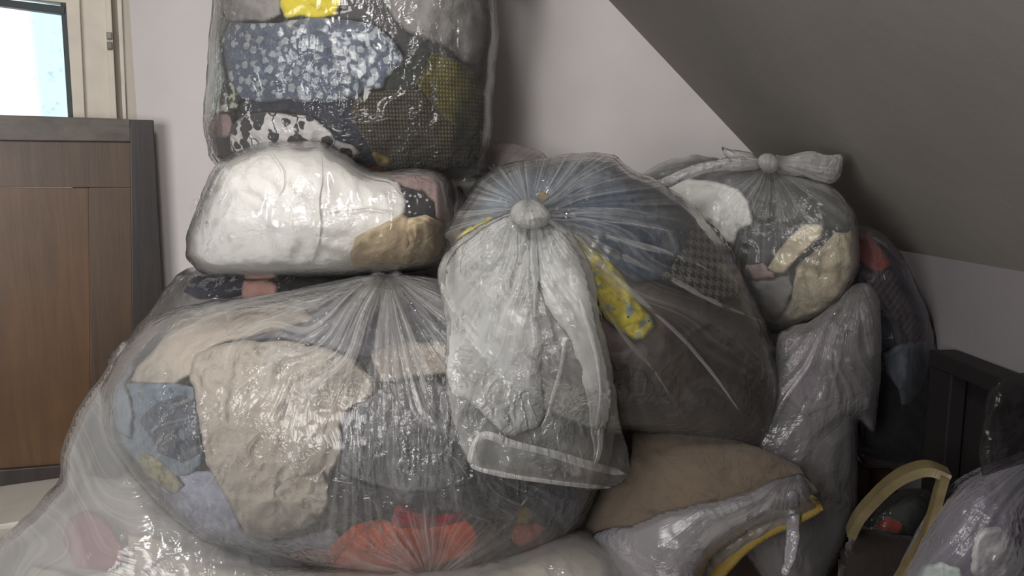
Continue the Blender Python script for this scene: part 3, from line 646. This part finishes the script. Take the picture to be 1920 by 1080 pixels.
# ================================================================ LOWER LEFT BAG, BOTTOM BAG
pE = plastic('milky_film_low_bag', haze=.30, streak=.30, edge=.4, crinkle=.18)
bag('E', E, 'milky clear bag at lower left squashed under the biggest bag', pE, knots=((-260, 640, 520),), step=6, seed=13, pleat=.003)
stuffing(E, 'pale grey clothes filling the lower left bag', f_grey, 8, .95, .07)
garment('E', E, 'maroon garment in the lower left bag', f_maroon, [(118,1010),(130,970),(165,955),(200,975),(222,1010),(240,1050),(200,1070),(140,1064)], 4, fold=.014)
garment('E', E, 'cream cloth under the biggest bag at lower left', f_cream, [(240,1000),(300,1010),(380,1050),(460,1080),(500,1150),(100,1150),(0,1130),(60,1060),(150,1080),(240,1060)], 3, fold=.014, fs=(90, 60))
garment('E', E, 'grey green garment near the upper edge of the lower left bag', f_dkgreen, [(124,860),(150,800),(180,770),(200,830),(230,890),(200,900),(150,890)], 2, fold=.014)
pN = plastic('milky_film_bottom_bag', haze=.20, streak=.2, edge=.4, crinkle=.4)
bag('N', Nb, 'clear bag of cream cloth lying under the bottom of the biggest bag', pN, step=7, seed=17)
stuffing(Nb, 'cream cloth filling the bottom bag', f_cream, 8, .97, .03)

# ================================================================ CENTRE BAG
pF = plastic('milky_film_round_bag', haze=.06, streak=.48, edge=.2, crinkle=.25)
bF = bag('F', Fb, 'round clear bag right of the biggest one, pleats fanning from its knot', pF, knots=((992, 392, 190),), step=4, seed=19, backf=.4, pleat=.009, crumple=.004)
stuffing(Fb, 'taupe clothes deep inside the round bag', f_choc, 7, .95, .09)
garment('F', Fb, 'pale blue grey cloth at the top of the round bag', f_ltblue, [(862,430),(880,385),(915,345),(960,322),(1040,306),(1110,300),(1160,316),(1200,340),(1150,360),(1080,380),(1010,400),(960,420),(900,440)], 2, fold=.02, fs=(80, 40))
garment('F', Fb, 'blue denim dress in the round bag', f_bluej, [(1010,420),(1030,385),(1080,356),(1130,340),(1190,336),(1240,350),(1282,384),(1312,412),(1296,436),(1280,470),(1256,500),(1238,522),(1200,530),(1160,512),(1120,480),(1070,440)], 5, fold=.024, fs=(50, 90), ang=-10)
garment('F', Fb, 'black and white houndstooth garment in the round bag', f_hound, [(1300,418),(1322,412),(1346,428),(1372,466),(1392,510),(1396,540),(1380,556),(1340,566),(1310,552),(1270,536),(1236,520),(1262,496),(1280,466)], 6, fold=.012, fs=(80, 80), ang=30, jag=2)
garment('F', Fb, 'yellow lemon print garment running down the round bag', f_lemon, [(1060,436),(1078,440),(1104,462),(1140,488),(1170,520),(1192,556),(1218,588),(1226,614),(1210,636),(1190,640),(1164,622),(1134,596),(1122,566),(1112,520),(1090,480)], 6, fold=.016, fs=(40, 50), ang=40)
garment('F', Fb, 'pale yellow cloth showing left of the knot of the round bag', f_lemon, [(846,470),(854,444),(876,428),(902,418),(918,404),(932,410),(926,430),(904,446),(876,452),(858,468)], 5, fold=.008, edge=8)
garment('F', Fb, 'small mustard cloth just above the knot of the round bag', f_mustard, [(1004,372),(1012,358),(1028,360),(1030,376),(1016,382)], 6, fold=.004, edge=5, thick=.015)
garment('F', Fb, 'plain brown jersey filling the lower right of the round bag', f_brown, [(1128,560),(1170,540),(1220,526),(1262,540),(1330,570),(1394,552),(1420,600),(1444,670),(1452,740),(1444,800),(1414,832),(1340,818),(1250,806),(1180,796),(1150,740),(1160,680),(1190,650),(1160,620)], 4, fold=.024, fs=(150, 80), ang=40, thick=.05)
garment('F', Fb, 'mauve knit below the lemon print garment', f_mauve, [(1118,590),(1140,600),(1168,626),(1196,644),(1180,676),(1160,700),(1138,660),(1120,630)], 5, fold=.01)
garment('F', Fb, 'dark brown piece standing for the shaded hollow behind the hanging bag tail', f_choc, [(1146,700),(1170,680),(1210,700),(1244,750),(1250,790),(1200,792),(1150,786)], 5, fold=.014)  # a hollow between clothes, its shade painted as a dark brown piece
garment('F', Fb, 'pink mauve garment hidden behind the hanging bag tail', f_mauve, [(850,560),(900,500),(1000,470),(1080,500),(1120,580),(1140,680),(1140,780),(1040,800),(920,770),(860,680)], 3, fold=.014)
# knot and the loose tail hanging from it over both bags
m_tail = plastic('milky_film_tail', haze=.24, streak=.3, edge=.5, crinkle=.55, rough=.16, tint=(.86, .86, .84))
m_tail2 = plastic('milky_film_fold', haze=.34, streak=.3, edge=.5, crinkle=.7, rough=.16, tint=(.88, .88, .86))
tail = Drape([(962,392),(985,376),(1008,386),(1040,416),(1076,440),(1104,486),(1118,540),(1124,600),(1142,660),(1154,730),(1164,790),(1178,850),(1182,890),(1160,912),(1110,918),(1050,908),(980,902),(915,890),(882,876),(862,830),(842,775),(834,700),(836,620),(828,560),(822,520),(828,490),(856,450),(905,420)], (D, Fb), .05, .02, .35)
film('bag_tail', tail, m_tail, bF, step=4, knots=((988, 380, 240),), pleat=.016, crumple=.012, seed=23, backf=.3)
def fold(name, P, gap, mat, seed, T=.004, step=4, raw=False, hosts=(D, Fb), e=bF, kn=(988, 380, 260), pleat=.007, crumple=.006):
    b = Drape(P, hosts, gap, T, .3, sharp='raw' if raw else False); return film(name, b, mat, e, step=step, knots=(kn,), pleat=pleat, crumple=crumple, seed=seed, backf=.3)
fold('tail_fold', [(958,402),(990,392),(1004,440),(1010,500),(1004,580),(1020,640),(1016,700),(1020,770),(1008,800),(984,806),(960,818),(925,800),(905,776),(872,748),(846,736),(836,680),(844,600),(834,540),(846,480),(900,430)], .085, m_tail2, 31)
fold('tail_fold', [(992,392),(1030,420),(1070,450),(1100,520),(1112,580),(1130,660),(1146,740),(1140,800),(1116,868),(1110,820),(1098,740),(1088,690),(1076,670),(1070,640),(1046,610),(1018,560),(1004,500)], .088, m_tail2, 37)
rbn = [0]
def rb(nm, path, w0, w1, gap, seed, hosts=(D, Fb), e=bF, kn=(988, 380), mat=m_tail2, e0=.1, e1=.6):
    return strip_film(nm, path, max(w0, w1)*1.15, mat, e, hosts, gap, .004, kn[:2], seed=seed, e0=e0, e1=e1)
rb('tail_hem', [(884,868),(888,840),(898,824),(915,818),(960,832),(1030,850),(1100,872),(1176,890)], 7, 12, .10, 41, e0=.03, e1=.05)
rb('tail_hem', [(882,874),(920,884),(980,896),(1060,906),(1150,914)], 7, 7, .10, 42, e0=.03, e1=.05)
rb('tail_crease', [(826,530),(850,575),(880,620),(915,670)], 9, 5, .09, 43)
rb('tail_crease', [(1060,640),(1050,700),(1030,770),(1012,800)], 8, 5, .098, 44)
rb('tail_crease', [(1128,800),(1122,850),(1116,880)], 8, 4, .10, 45)
rb('tail_crease', [(1086,560),(1110,640),(1124,720),(1120,790)], 7, 5, .104, 46)
rb('tail_crease', [(1000,420),(1004,520),(1000,600)], 6, 10, .10, 47)
kn = Drape([(956,402),(962,386),(980,374),(1000,374),(1022,388),(1034,408),(1020,424),(990,430),(966,420)], (D, Fb), .11, .035, .5)
film('knot', kn, plastic('milky_film_knot', haze=.5, streak=.4, edge=.4), bF, step=3, knots=((990, 372, 90),), pleat=.012, crumple=.006, seed=43)

# bunched pleats standing on the films
pls = []
m_pl = plastic('milky_film_pleat', haze=.16, streak=.3, edge=.5, crinkle=.3)
for k, (pth, w0, w1) in enumerate((([(1012,396),(1100,392),(1200,398),(1290,414)], 5, 9), ([(1016,402),(1100,412),(1200,424),(1320,446)], 6, 6), ([(1020,408),(1120,440),(1240,470),(1360,520)], 6, 14),
        ([(1030,424),(1120,462),(1230,510),(1330,560),(1440,610)], 6, 16), ([(1040,440),(1130,500),(1230,590),(1330,690),(1400,790)], 4, 12), ([(1090,500),(1160,620),(1230,700),(1290,800)], 4, 10), ([(1010,388),(1080,366),(1160,352)], 5, 6), ([(1010,384),(1060,350),(1130,325)], 5, 5), ([(960,392),(920,400),(870,440)], 5, 8))):
    pls.append(rb('film_pleat', pth, w0*.8, w1*.8, .004, 60+k, (Fb,), bF, mat=m_pl))
join(films['F'], pls); pls = []
for k, (pth, w0, w1) in enumerate((([(716,522),(690,600),(650,700),(600,820)], 5, 12), ([(710,522),(640,590),(540,660),(430,740)], 5, 14), ([(704,520),(600,560),(470,610),(340,680)], 5, 14), ([(722,524),(714,620),(704,740),(696,880)], 6, 12), ([(732,524),(740,640),(742,780),(736,900)], 6, 14),
        ([(740,524),(772,640),(800,760),(812,880)], 5, 12), ([(752,522),(800,600),(850,720),(880,850)], 5, 12), ([(728,524),(726,640),(720,760),(716,900)], 5, 8), ([(716,520),(660,620),(600,720),(540,840)], 4, 9), ([(700,518),(560,545),(430,580),(300,640)], 4, 12), ([(760,1060),(720,1000),(700,930)], 10, 6), ([(800,1060),(800,980),(796,900)], 14, 6), ([(850,1060),(940,990),(1020,900)], 8, 7))):
    pls.append(rb('film_pleat', pth, w0, w1, .004, 80+k, (D,), bD, kn=(728, 512, 500), mat=m_pl))
join(films['D'], pls)
m_cr = plastic('crinkled_film', haze=.06, streak=.05, edge=.35, crinkle=.5, rough=.08, gloss=1.6)
crinkles(D, films['D'], m_cr, (648, 790, 862, 885), 46, 88, 95, 9, 1, spread=10)
crinkles(D, films['D'], m_cr, (380, 760, 620, 930), 20, 112, 70, 8, 2, spread=16)
crinkles(D, films['D'], m_cr, (270, 740, 360, 860), 12, 130, 40, 8, 3)
crinkles(D, films['D'], m_cr, (700, 700, 850, 790), 12, 80, 60, 7, 4)
crinkles(B, films['B'], m_cr, (460, 330, 600, 440), 9, 50, 60, 7, 5, spread=30)
crinkles(B, films['B'], m_cr, (365, 340, 430, 470), 14, 115, 40, 8, 6)
crinkles(A, films['A'], m_cr, (780, 45, 870, 105), 14, 60, 30, 7, 7)
crinkles(A, films['A'], m_cr, (620, 130, 670, 180), 8, 80, 34, 6, 8)
crinkles(A, films['A'], m_cr, (470, 50, 560, 130), 12, 30, 34, 6, 9, spread=50)
crinkles(A, films['A'], m_cr, (640, 215, 740, 235), 3, -10, 90, 6, 10, spread=4)
crinkles(Cb, films['C'], m_cr, (345, 512, 440, 545), 12, -20, 40, 7, 11, spread=30)
tf = [o for o in bF.children if o.name.startswith('bag_tail')][0]
crinkles(tail, tf, m_cr, (850, 500, 1000, 880), 26, 80, 50, 7, 12, spread=40, off=.04)
crinkles(tail, tf, m_cr, (1030, 480, 1140, 880), 22, 75, 50, 7, 13, spread=30, off=.05)
# ================================================================ BACK RIGHT BAG
pH = plastic('clear_film_knotted_bag', haze=.10, streak=.35, edge=.42, crinkle=.35)
bH = bag('H', H, 'clear knotted bag at the back right under the sloping ceiling', pH, knots=((1440, 306, 110),), step=4, seed=29, crumple=.009)
stuffing(H, 'charcoal clothes filling the knotted bag at the back', f_stuff, 2, .95, .06)
garment('H', H, 'off white cloth at the left of the knotted back bag', f_white, [(1230,356),(1280,334),(1340,338),(1384,352),(1404,378),(1412,412),(1408,424),(1384,436),(1378,462),(1350,450),(1310,410),(1270,380)], 5, fold=.014, fs=(60, 60))
garment('H', H, 'dark green and brown shirt at the top right of the knotted back bag', f_dkgreen, [(1404,352),(1450,332),(1520,346),(1565,366),(1598,404),(1602,430),(1550,430),(1500,420),(1450,420),(1416,408)], 4, fold=.016)
garment('H', H, 'dark plaid shirt in the middle of the knotted back bag', f_plaid, [(1380,450),(1390,436),(1416,424),(1470,420),(1500,430),(1468,470),(1440,498),(1400,494),(1376,478)], 4, fold=.01)
tot = empty('canvas_tote', tuple(at(1530, 600, 1.66)), 'crumpled beige canvas tote with a broad handle in the knotted back bag', 'tote bag')
cloth('tote_body', [(1492,500),(1510,482),(1544,460),(1566,434),(1586,440),(1600,424),(1604,470),(1598,520),(1580,556),(1540,588),(1490,606),(1450,616),(1468,588),(1484,560),(1488,530)], H, fabric('beige_canvas', srgb(190, 178, 152), wrinkle=.6), inset=.018, thick=.04, fold=.024, fs=(34, 80), ang=-20, seed=51, parent=tot, step=5)
cloth('handle', [(1437,506),(1456,474),(1480,444),(1508,421),(1530,420),(1548,424),(1538,446),(1516,466),(1494,486),(1470,514),(1452,512)], H, fabric('beige_strap', srgb(198, 186, 160), wrinkle=.2), inset=.004, thick=.015, fold=.004, fs=(60, 60), seed=53, parent=tot, step=4, jag=0, edge=6)
garment('H', H, 'dusty pink cloth low in the knotted back bag', f_blush, [(1392,496),(1430,492),(1454,506),(1452,524),(1412,524)], 4, fold=.008, edge=8)
garment('H', H, 'grey green cloth left of the canvas tote', f_grey, [(1404,524),(1450,522),(1480,514),(1488,540),(1476,580),(1450,604),(1430,580)], 3, fold=.012)
m_knot = plastic('milky_film_back_knot', haze=.34, streak=.5, edge=.5, crinkle=.7)
kb = Body([(1424,312),(1422,296),(1434,287),(1450,289),(1460,300),(1456,318),(1440,326)], 1.62, .022, .5)
film('knot', kb, m_knot, bH, step=3, knots=((1440, 340, 60),), pleat=.006, crumple=.004, seed=5)
kt = Body([(1452,292),(1475,292),(1500,286),(1525,283),(1550,290),(1580,290),(1580,310),(1574,334),(1556,346),(1530,340),(1508,332),(1480,330),(1456,322)], 1.66, .016, .5)
film('bag_tail', kt, m_knot, bH, step=3, knots=((1440, 306, 120),), pleat=.010, crumple=.006, seed=6)
kl = Body([(1210,352),(1250,330),(1300,310),(1350,298),(1395,295),(1426,296),(1428,314),(1400,320),(1340,322),(1290,336),(1240,356)], 1.66, .016, .5)
film('gathered_neck', kl, m_knot, bH, step=4, knots=((1440, 306, 120),), pleat=.010, crumple=.004, seed=7)
kr = Body([(1352,276),(1372,280),(1400,284),(1418,294),(1426,306),(1400,308),(1372,300)], 1.72, .012, .5)
film('film_corner', kr, m_knot, bH, step=4, knots=((1440, 306, 120),), pleat=.006, crumple=.004, seed=8)

# small bundles behind
I1 = Body([(1200,338),(1216,318),(1250,302),(1295,292),(1340,294),(1352,304),(1310,330),(1250,356)], 2.1, .07, .5)
bag('I', I1, 'small dark bag peeking behind the round bag against the wall', plastic('grey_film_small', haze=.3, streak=.3, edge=.4), step=4, knots=((1340, 300, 80),))
stuffing(I1, 'dark green cloth inside the small bag peeking at the back', f_dkgreen, 3, .92, .02)
I2 = Body([(880,330),(905,290),(918,270),(950,268),(985,276),(1022,292),(1030,320),(990,350),(920,370)], 2.12, .08, .5)
bag('I2', I2, 'small mauve tinted bag peeking right of the topmost bag', plastic('mauve_film_small', haze=.4, streak=.3, edge=.4, tint=(.66, .58, .60)), step=4, knots=((925, 330, 80),))
stuffing(I2, 'dusty mauve cloth inside the small bag beside the topmost bag', f_mauve, 3, .9, .02)
I3 = Body([(838,316),(860,304),(898,306),(912,322),(905,350),(893,375),(880,405),(868,425),(850,430),(846,400),(850,370)], 2.0, .05, .5)
bag('I3', I3, 'narrow clear bag wedged between the white bag and the round bag', plastic('white_film_wedge', haze=.2, streak=.2, edge=.5), step=4)
garment('I', I3, 'scrunched white cloth wedged right of the white bag', f_white, [(840,318),(864,308),(898,312),(904,330),(890,352),(876,370),(862,350),(848,340)], 5, fold=.01, fs=(30, 30), edge=8)
garment('I', I3, 'navy cloth wedged beneath the scrunched white cloth', f_navy, [(846,348),(860,350),(876,372),(872,404),(862,424),(850,420),(850,380)], 3, fold=.01, fs=(30, 30), edge=8)

# ================================================================ SACK AT THE RIGHT, RED AND PURPLE BAG, BROWN SACK
pJ = plastic('grey_film_sack', haze=.24, streak=.25, edge=.3, crinkle=.3, tint=(.52, .50, .51), rough=.22)
bJ = bag('J', J, 'tall greyish plastic sack standing below the knotted back bag', pJ, knots=((1600, 520, 240),), step=5, seed=37, pleat=.01)
stuffing(J, 'lilac grey bedding inside the tall greyish sack', fabric('lilac_bedding', srgb(104, 96, 100)), 12, .94, .035)
garment('J', J, 'pale lilac cloth at the top of the tall greyish sack', fabric('pale_lilac_cotton', srgb(134, 124, 130)), [(1475,650),(1510,620),(1560,600),(1590,620),(1580,680),(1560,760),(1510,780),(1470,740)], 4, fold=.016, fs=(50, 120))
pK = plastic('dark_film_striped_bag', haze=.03, streak=.18, edge=.25, crinkle=.3, tint=(.55, .53, .58))
bag('K', K, 'clear bag of red and dark clothes standing against the low wall', pK, knots=((1620, 430, 160),), step=5, seed=39)
stuffing(K, 'black clothes filling the bag against the low wall', fabric('black_cotton', srgb(24, 22, 26)), 3, .94, .05)
garment('K', K, 'red cloth at the top of the bag by the low wall', f_rust, [(1600,440),(1630,440),(1658,470),(1672,500),(1650,512),(1622,500),(1602,480)], 5, fold=.01)
garment('K', K, 'grey mauve striped knit below the red cloth', f_stripe, [(1606,500),(1640,512),(1672,502),(1700,540),(1728,600),(1742,640),(1716,650),(1680,600),(1640,550)], 4, fold=.012)
garment('K', K, 'deep purple garment at the outer edge by the low wall', f_purple, [(1662,452),(1684,470),(1706,520),(1728,580),(1736,606),(1716,600),(1690,540),(1672,500)], 5, fold=.008)
garment('K', K, 'navy shirt under the striped knit', f_navy, [(1636,550),(1672,590),(1706,640),(1690,660),(1660,650),(1640,610)], 3, fold=.012)
garment('K', K, 'pale grey blue cloth low in the bag by the low wall', f_ltblue, [(1656,660),(1700,640),(1738,636),(1748,668),(1736,710),(1716,750),(1694,766),(1684,730),(1664,700)], 4, fold=.014, fs=(40, 80))
garment('K', K, 'dark navy cloth at the bottom of the bag by the low wall', f_navy, [(1702,800),(1740,780),(1752,830),(1738,878),(1718,876)], 4, fold=.01)

pL = plastic('clear_film_sack_cover', haze=.08, streak=.2, edge=.3, crinkle=.3)
sk = empty('woven_sack', tuple(at(1300, 1100, 1.75)), 'bulging tan woven sack lying under the round bag', 'sack')
cloth('sack_body', Lb.P[::5], Lb, f_tan, inset=.0, thick=.12, fold=.022, fs=(160, 90), ang=10, seed=61, parent=sk, step=6, jag=1)
cov = empty('plastic_sheet', tuple(at(1350, 1080, 1.5)), 'translucent plastic sheet with yellow taped edge draped over the tan sack', 'sheet')
cv = Drape([(1110,1000),(1180,985),(1240,960),(1310,945),(1380,930),(1440,905),(1488,888),(1508,892),(1524,930),(1542,952),(1480,992),(1420,1020),(1370,1054),(1336,1090),(1300,1150),(1170,1150),(1140,1060)], (Lb,), .02, .02, .4)
m_cov = plastic('lilac_white_film_sheet', haze=.36, streak=.3, edge=.3, crinkle=.4, tint=(.50, .48, .51), rough=.2)
film('sheet_film', cv, m_cov, cov, step=5, knots=((1490, 890, 160),), pleat=.008, seed=44)
m_ytape = fabric('yellow_tape', srgb(136, 112, 40), rough=.55, wrinkle=.15)
tp_ = Drape([(1522,926),(1547,956),(1490,986),(1436,1010),(1392,1046),(1362,1080),(1330,1150),(1250,1150),(1300,1074),(1348,1030),(1404,990),(1460,958)], (Lb,), .03, .004, .25, sharp=True)
film('taped_edge', tp_, m_ytape, cov, step=4, crumple=.002, seed=4)
st_ = Drape([(1476,925),(1498,930),(1500,985),(1492,1040),(1480,1078),(1465,1072),(1472,1010)], (Lb,), .042, .003, .3)
film('hanging_strip', st_, m_cov, cov, step=3, crumple=.002, seed=9)

# chest below the sack
chest = empty('wooden_chest', (.60, 1.62, 0), 'dark reddish brown wooden chest in shadow beneath the taped plastic sheet', 'chest')
m_chest = wood('dark_red_wood', srgb(66, 26, 14), srgb(40, 16, 10)); zt = .60
box('chest_body', (.50, 1.66, 0), (.82, 1.95, zt-.04), m_chest, chest, .004); box('lid', (.49, 1.645, zt-.04), (.83, 1.96, zt-.01), m_chest, chest, .004)
box('corner_strip', (.66, 1.635, .0), (.70, 1.66, zt-.04), fabric('ochre_strip', srgb(140, 92, 30), rough=.6, wrinkle=.1), chest, .002)

# black cabinet frame against the low wall
cab = empty('black_cabinet', (.93, 1.5, 0), 'black open cabinet frame standing against the low wall', 'cabinet')
zc1 = .985
box('top_board', (.925, .75, zc1-.035), (.985, 1.62, zc1), m_dark_hole, cab, .003)
box('post', (.93, 1.54, 0), (.965, 1.62, zc1-.035), m_dark_hole, cab, .003)
box('post', (.93, .76, 0), (.965, .84, zc1-.035), m_dark_hole, cab, .003)
box('back_panel', (.97, .76, .0), (.985, 1.62, zc1-.035), m_dark_hole, cab, .001)
box('shelf', (.93, .84, .30), (.97, 1.54, .33), m_dark_hole, cab, .002)
Kb = Body([(1842,800),(1850,752),(1868,716),(1900,700),(1960,705),(2040,760),(2060,900),(1960,930),(1860,915),(1836,860)], 1.28, .008, .6)
bag('Q', Kb, 'small black plastic bundle tucked inside the black cabinet frame', plastic('black_film', haze=.4, streak=.1, edge=.05, tint=(.03, .028, .028), crinkle=.5, rough=.25, gloss=.5), step=5, crumple=.012)

# wooden hoop handle of a basket, lower right
hoop = empty('basket', tuple(at(1700, 1150, 1.42)), 'basket with a tall bent wooden hoop handle at the lower right', 'basket')
m_hoop = wood('pale_bent_wood', srgb(122, 109, 78), srgb(94, 83, 56), vertical=False, sc=.7)
def band(name, path, w, t, mat, parent, y0, y1):
    P = smooth_poly(path, 6, False); n = len(P); V = []; fc = []
    for i, (x, y) in enumerate(P):
        d = P[min(i+1, n-1)]-P[max(i-1, 0)]; d = d/np.hypot(*d); nx, ny = -d[1], d[0]
        Y = y0+(y1-y0)*i/(n-1)
        a = at(x+nx*t/2, y+ny*t/2, Y); b = at(x-nx*t/2, y-ny*t/2, Y); o = np.array((.35, .94, 0))*w
        V += [a, b, b+o, a+o]
        if i: k = 4*i; fc += [[k-4+j, k-4+(j+1) % 4, k+(j+1) % 4, k+j] for j in range(4)]
    fc += [[3, 2, 1, 0], [4*n-4, 4*n-3, 4*n-2, 4*n-1]]
    o = mesh_obj(name, V, fc, mat, parent); import bmesh
    bm = bmesh.new(); bm.from_mesh(o.data); bmesh.ops.recalc_face_normals(bm, faces=bm.faces); bm.to_mesh(o.data); bm.free()
    o.data.polygons.foreach_set('use_smooth', [False]*len(o.data.polygons)); return o
band('hoop_handle', [(1596,1010),(1612,978),(1640,945),(1672,915),(1705,895),(1745,886),(1786,902)], .045, 17, m_hoop, hoop, 1.44, 1.32)
band('hoop_handle', [(1774,896),(1764,930),(1752,975),(1735,1020),(1710,1062),(1688,1100)], .035, 16, m_hoop, hoop, 1.32, 1.28)
Bk = Body([(1560,1150),(1580,1040),(1610,985),(1700,1000),(1770,1010),(1790,1150),(1700,1230)], 1.52, .08, .4)
f_wick = fabric('dark_brown_canvas', srgb(34, 26, 22))
cloth('basket_body', Bk.P[::5], Bk, f_wick, inset=.0, thick=.08, fold=.004, seed=71, parent=hoop, step=7, jag=0)
Q = Body([(1612,1000),(1630,960),(1670,930),(1720,915),(1756,930),(1750,980),(1720,1040),(1680,1090),(1620,1090)], 1.58, .07, .5)
bag('P', Q, 'small glossy bag inside the basket hoop', plastic('dark_film_basket', haze=.05, streak=.1, edge=.2, tint=(.4, .4, .4), crinkle=.7), step=5)
stuffing(Q, 'dark green cloth inside the basket', f_dkgreen, 3, .93, .03)
garment('P', Q, 'rust orange cloth inside the basket', fabric('rust_cotton', srgb(120, 44, 24)), [(1640,985),(1662,968),(1690,978),(1700,1000),(1680,1016),(1650,1020)], 5, fold=.01, edge=8)
box_b = empty('cardboard_carton', (.86, 1.86, 0), 'dim brown cardboard carton behind the basket hoop', 'carton')
m_card = paint('brown_cardboard', srgb(78, 54, 36), .8, .3)
b0 = at(1625, 850, 1.82); box('carton_body', (b0[0], 1.80, 0), (.97, 2.2, b0[2]-.03), m_card, box_b, .004); box('flap', (b0[0], 1.79, b0[2]-.02), (.97, 1.99, b0[2]-.012), m_card, box_b, .001)

# bottom right bag
pM = plastic('mauve_film_corner_bag', haze=.26, streak=.25, edge=.4, crinkle=.45, tint=(.70, .66, .74), rough=.18)
bag('M', Mb, 'mauve tinted bag in the lower right corner beside the basket', pM, knots=((2000, 800, 250),), step=5, seed=47)
stuffing(Mb, 'dark purple clothes filling the corner bag', fabric('dusky_purple', srgb(74, 66, 80)), 3, .95, .05)
garment('M', Mb, 'white cloth roll in the corner bag', f_white, [(1826,1010),(1850,988),(1880,990),(1905,1020),(1940,1040),(1960,1120),(1850,1120),(1820,1070)], 5, fold=.02, fs=(40, 60), dome=.01)
garment('M', Mb, 'pale mint cloth at the bottom of the corner bag', fabric('pale_mint', srgb(196, 214, 200)), [(1712,1090),(1730,1062),(1765,1054),(1802,1066),(1815,1110),(1720,1120)], 5, fold=.014)

# film corner of the round bag sticking out
cr = Body([(1400,840),(1412,800),(1430,760),(1452,728),(1470,716),(1468,760),(1456,800),(1438,838),(1418,856)], 1.57, .012, .5)
film('film_corner', cr, plastic('milky_film_corner', haze=.3, streak=.3, edge=.5, crinkle=.9), bF, step=3, knots=((1380, 880, 120),), pleat=.01, crumple=.008, seed=51)
